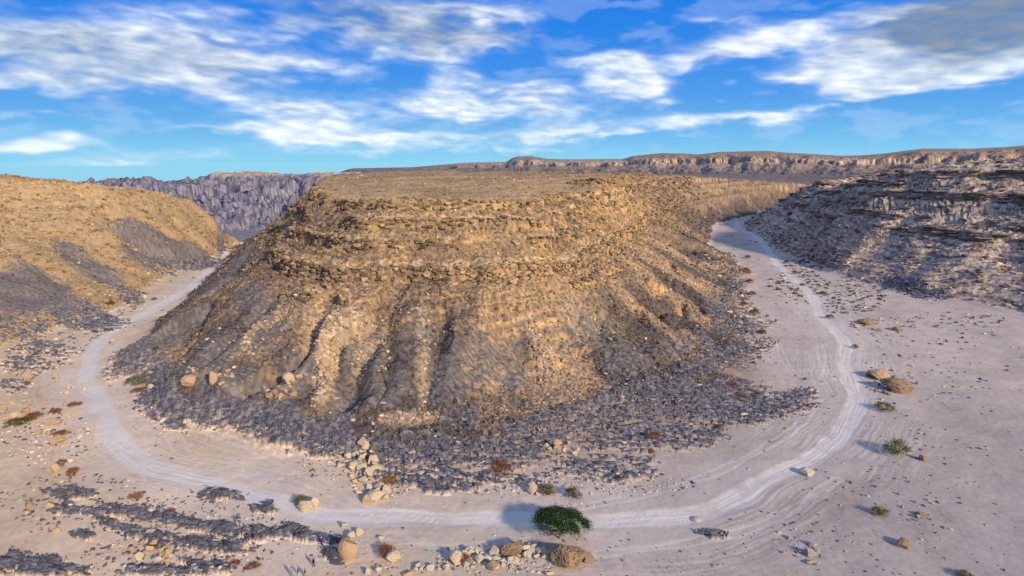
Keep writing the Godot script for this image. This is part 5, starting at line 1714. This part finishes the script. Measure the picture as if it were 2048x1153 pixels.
# ---- broken caprock along the lips of the ledges
func block_mesh(s: int) -> ArrayMesh:
	var nz := noise(s, 1.0, 3)
	var v := ball(2)
	var c := PackedColorArray()
	for k in v.size():
		var p := v[k]
		var m := maxf(absf(p.x), maxf(absf(p.y), absf(p.z)))
		p = p / pow(m, 0.85)
		var q := v[k] * 1.6
		var e := nz.get_noise_3dv(q)
		p *= 1.0 + e * 0.18
		p.x *= 1.0 + p.y * 0.12
		var sh := 1.0 + nz.get_noise_3dv(q * 3.0) * 0.4
		v[k] = p * 0.5
		c.append(Color(sh, sh, sh))
	return flat_mesh(v, c)

func build_ledges():
	var r := RandomNumberGenerator.new()
	r.seed = 808
	var mesh: Array = [block_mesh(71), block_mesh(72), block_mesh(73), block_mesh(74)]
	var mat := vertex_mat(Color.WHITE, 0.92)
	var found := [[], []]
	for k in 170000:
		var az := deg_to_rad(r.randf_range(-32.0, 44.0))
		var rr := 200.0 * pow(4.6, r.randf())
		var x := rr * sin(az)
		var z := -rr * cos(az)
		var y := surf(x, z)
		var reg := q_reg
		var edge := q_edge
		if edge < 0.62 or (reg != 1 and reg != 3) or r.randf() > edge * 0.5:
			continue
		var t := tint(x, y, z, 0.75)
		# which way the slope falls
		var gx := surf(x + 3.0, z) - surf(x - 3.0, z)
		var gz := surf(x, z + 3.0) - surf(x, z - 3.0)
		if gx * gx + gz * gz < 0.3:
			continue
		var down := Vector3(-gx, 0, -gz).normalized()
		var wide := (0.9 + rr / 618.0 * r.randf_range(0.6, 3.6)) * (1.0 if reg == 1 else 2.4)
		var high := wide * r.randf_range(0.35, 0.6) / (1.0 if reg == 1 else 3.0)
		var b := Basis(Vector3.UP, atan2(down.x, down.z) + r.randfn() * 0.2) * Basis(Vector3.RIGHT, r.randfn() * 0.08)
		b = b * Basis.from_scale(Vector3(wide, high, wide * r.randf_range(0.5, 0.9)))
		var lum := r.randf_range(0.7, 1.2)
		var c := t.lerp(Color(0.36, 0.25, 0.14) if reg == 1 else Color(0.30, 0.24, 0.195), 0.5) * lum
		if r.randf() < 0.3:
			c = c * 0.5
		found[0 if reg == 1 else 1].append([Transform3D(b, Vector3(x, y + high * 0.12, z) + down * 0.35), c, wide / rr])
	var hosts := ["flat_topped_hill", "layered_hillside"]
	for g in 2:
		var list: Array = found[g]
		list.sort_custom(func(p, q): return p[2] > q[2])
		var host: Node3D = get_node(hosts[g])
		var xf: Array = [[], [], [], []]
		var tn: Array = [PackedColorArray(), PackedColorArray(), PackedColorArray(), PackedColorArray()]
		var mats: Array = []
		for k in 8:
			mats.append(vertex_mat((Color(0.37, 0.26, 0.15) if g == 0 else Color(0.26, 0.21, 0.175)) * [0.5, 0.7, 0.8, 0.9, 1.0, 1.1, 1.2, 1.3][k]))
		for k in list.size():
			if k < 300:
				var mi := MeshInstance3D.new()
				mi.name = "ledge_block" if k == 0 else "ledge_block_%03d" % k
				mi.mesh = mesh[k % 4]
				mi.material_override = mats[r.randi() % 8]
				mi.transform = list[k][0]
				host.add_child(mi)
			else:
				xf[k % 4].append(list[k][0])
				var c: Color = list[k][1]
				tn[k % 4].append(Color(c.r, c.g, c.b))
		for k in 4:
			if xf[k].size() > 0:
				scatter_into("ledge_rocks", ["broken caprock blocks along the ledges of the flat-topped hill", "broken rock slabs along the ledges of the right hillside"][g], mesh[k], mat, xf[k], tn[k])
		print("ledge ", list.size())

# ---- rubble
func scatter_into(called: String, label: String, mesh: Mesh, mat: Material, xf: Array, tints: PackedColorArray):
	var mm := MultiMesh.new()
	mm.transform_format = MultiMesh.TRANSFORM_3D
	mm.use_colors = true
	mm.mesh = mesh
	mm.instance_count = xf.size()
	for k in xf.size():
		mm.set_instance_transform(k, xf[k])
		mm.set_instance_color(k, tints[k])
	var mi := MultiMeshInstance3D.new()
	mi.name = numbered(called)
	mi.multimesh = mm
	mi.material_override = mat
	mi.set_meta("kind", "stuff")
	mi.set_meta("label", label)
	add_child(mi)

func build_scatter():
	var r := RandomNumberGenerator.new()
	r.seed = 5150
	var mat := vertex_mat(Color.WHITE, 0.9)
	var small: Array = []
	for k in 4:
		small.append(rock_mesh(300 + k, 1, 7, 0.12))
	var names := ["scree", "slate_rubble", "hillside_rubble", "hillside_scree", "valley_stones"]
	var labels := ["tan scree and broken rock on the flat-topped hill", "dark slate rubble along the foot of the hills", "grey-brown rubble on the layered right hillside", "tan scree on the left hillside", "stones strewn over the valley sand"]
	var xf: Array = []
	var tn: Array = []
	for k in 20:
		xf.append([])
		tn.append(PackedColorArray())
	var most := 420000
	for k in most:
		var az := deg_to_rad(r.randf_range(-42.0, 42.0))
		var rr := 92.0 * pow(9.5, pow(r.randf(), 1.15))
		var x := rr * sin(az)
		var z := -rr * cos(az)
		var y := surf(x, z)
		var cls := -1
		var size := pow(r.randf(), 3.2)
		var px := rr / 618.0
		var flat := r.randf_range(0.5, 0.85)
		var c := Color.WHITE
		var lum := r.randf_range(0.65, 1.25)
		if q_dark > 0.35:
			if r.randf() > (0.25 if q_h < 5.0 else 0.10):
				continue
			cls = 1
			size = lerpf(0.15 + px * 0.5, 0.4 + px * 2.2, size)
			c = (Color(0.105, 0.104, 0.128) if q_h < 5.0 else Color(0.16, 0.14, 0.128)) * lum
			if r.randf() < 0.07:
				c = Color(0.42, 0.34, 0.26) * lum
			flat = r.randf_range(0.35, 0.6)
		elif q_reg == 1 and q_h > 1.5:
			var prob := (0.5 if y < 36.0 else 0.25) + q_low * 0.8
			if y > 56.5:
				prob = 0.03
			if r.randf() > prob:
				continue
			cls = 0
			size = lerpf(0.12 + px * 0.42, 0.35 + px * (2.8 + q_low * 2.0), size)
			c = tint(x, y, z, 0.9) * lum
			if r.randf() < 0.04 + q_low * 0.4:
				c = Color(0.50, 0.38, 0.265) * lum
		elif q_h < 6.0 and q_near > 0.04 and r.randf() < q_near * 0.22:
			cls = 1
			size = lerpf(0.12 + px * 0.35, 0.3 + px * 1.9, size)
			c = Color(0.11, 0.105, 0.122) * lum
		elif q_reg == 3 and q_h > 1.0:
			if r.randf() > 0.22:
				continue
			cls = 2
			size = lerpf(0.3 + px * 0.7, 0.8 + px * 3.6, size)
			c = tint(x, y, z, 0.85) * (lum * 0.85 if r.randf() < 0.65 else lum * 0.5)
			if r.randf() < 0.08:
				c = Color(0.42, 0.34, 0.27) * lum
			flat = r.randf_range(0.35, 0.6)
		elif q_reg == 2 and q_h > 1.0:
			if r.randf() > 0.45:
				continue
			cls = 3
			size = lerpf(0.2 + px * 0.6, 0.6 + px * 3.0, size)
			c = tint(x, y, z, 0.9) * (lum if r.randf() < 0.88 else lum * 0.6)
		elif q_h < 1.5 and absf(q_d) > 4.0 and r.randf() < 0.012:
			cls = 4
			size = lerpf(0.15, 0.2 + px * 2.2, size)
			c = (Color(0.40, 0.33, 0.27) if r.randf() < 0.5 else Color(0.16, 0.14, 0.13)) * lum
		if cls < 0:
			continue
		add_stone(xf, tn, cls, Vector3(x, y, z), size, flat, c, r)
	for f in stone_fields:
		for k in f[6]:
			var d := sqrt(r.randf())
			var a := r.randf() * TAU
			var x: float = f[0] + (f[2] * cos(a) + f[4] * sin(a)) * d
			var z: float = f[1] + (f[3] * cos(a) + f[5] * sin(a)) * d
			var y := surf(x, z)
			if absf(q_d) < 3.4 and q_h < 1.0:
				continue
			var lum := r.randf_range(0.7, 1.3)
			var c := (Color(0.115, 0.10, 0.098) if r.randf() < f[9] else Color(0.50, 0.41, 0.32)) * lum
			add_stone(xf, tn, 4, Vector3(x, y, z), lerpf(f[7], f[8], pow(r.randf(), 2.2)), r.randf_range(0.4, 0.75), c, r)
	for k in 20:
		if xf[k].size() > 0:
			scatter_into(names[k / 4], labels[k / 4], small[k % 4], mat, xf[k], tn[k])
		print(names[k / 4], " ", xf[k].size())

func add_stone(xf: Array, tn: Array, cls: int, p: Vector3, size: float, flat: float, c: Color, r: RandomNumberGenerator):
	var k := cls * 4 + r.randi() % 4
	var b := Basis(Vector3.UP, r.randf() * TAU if cls != 1 else r.randfn() * 0.45 - 0.15) * Basis(Vector3.RIGHT, r.randfn() * 0.3)
	b = b * Basis.from_scale(Vector3(size * (r.randf_range(0.9, 1.4) if cls != 1 else r.randf_range(1.3, 2.6)), size * flat, size * r.randf_range(0.6, 1.0)) * 1.1)
	xf[k].append(Transform3D(b, p + Vector3(0, size * flat * 0.12, 0)))
	tn[k].append(Color(c.r, c.g, c.b))
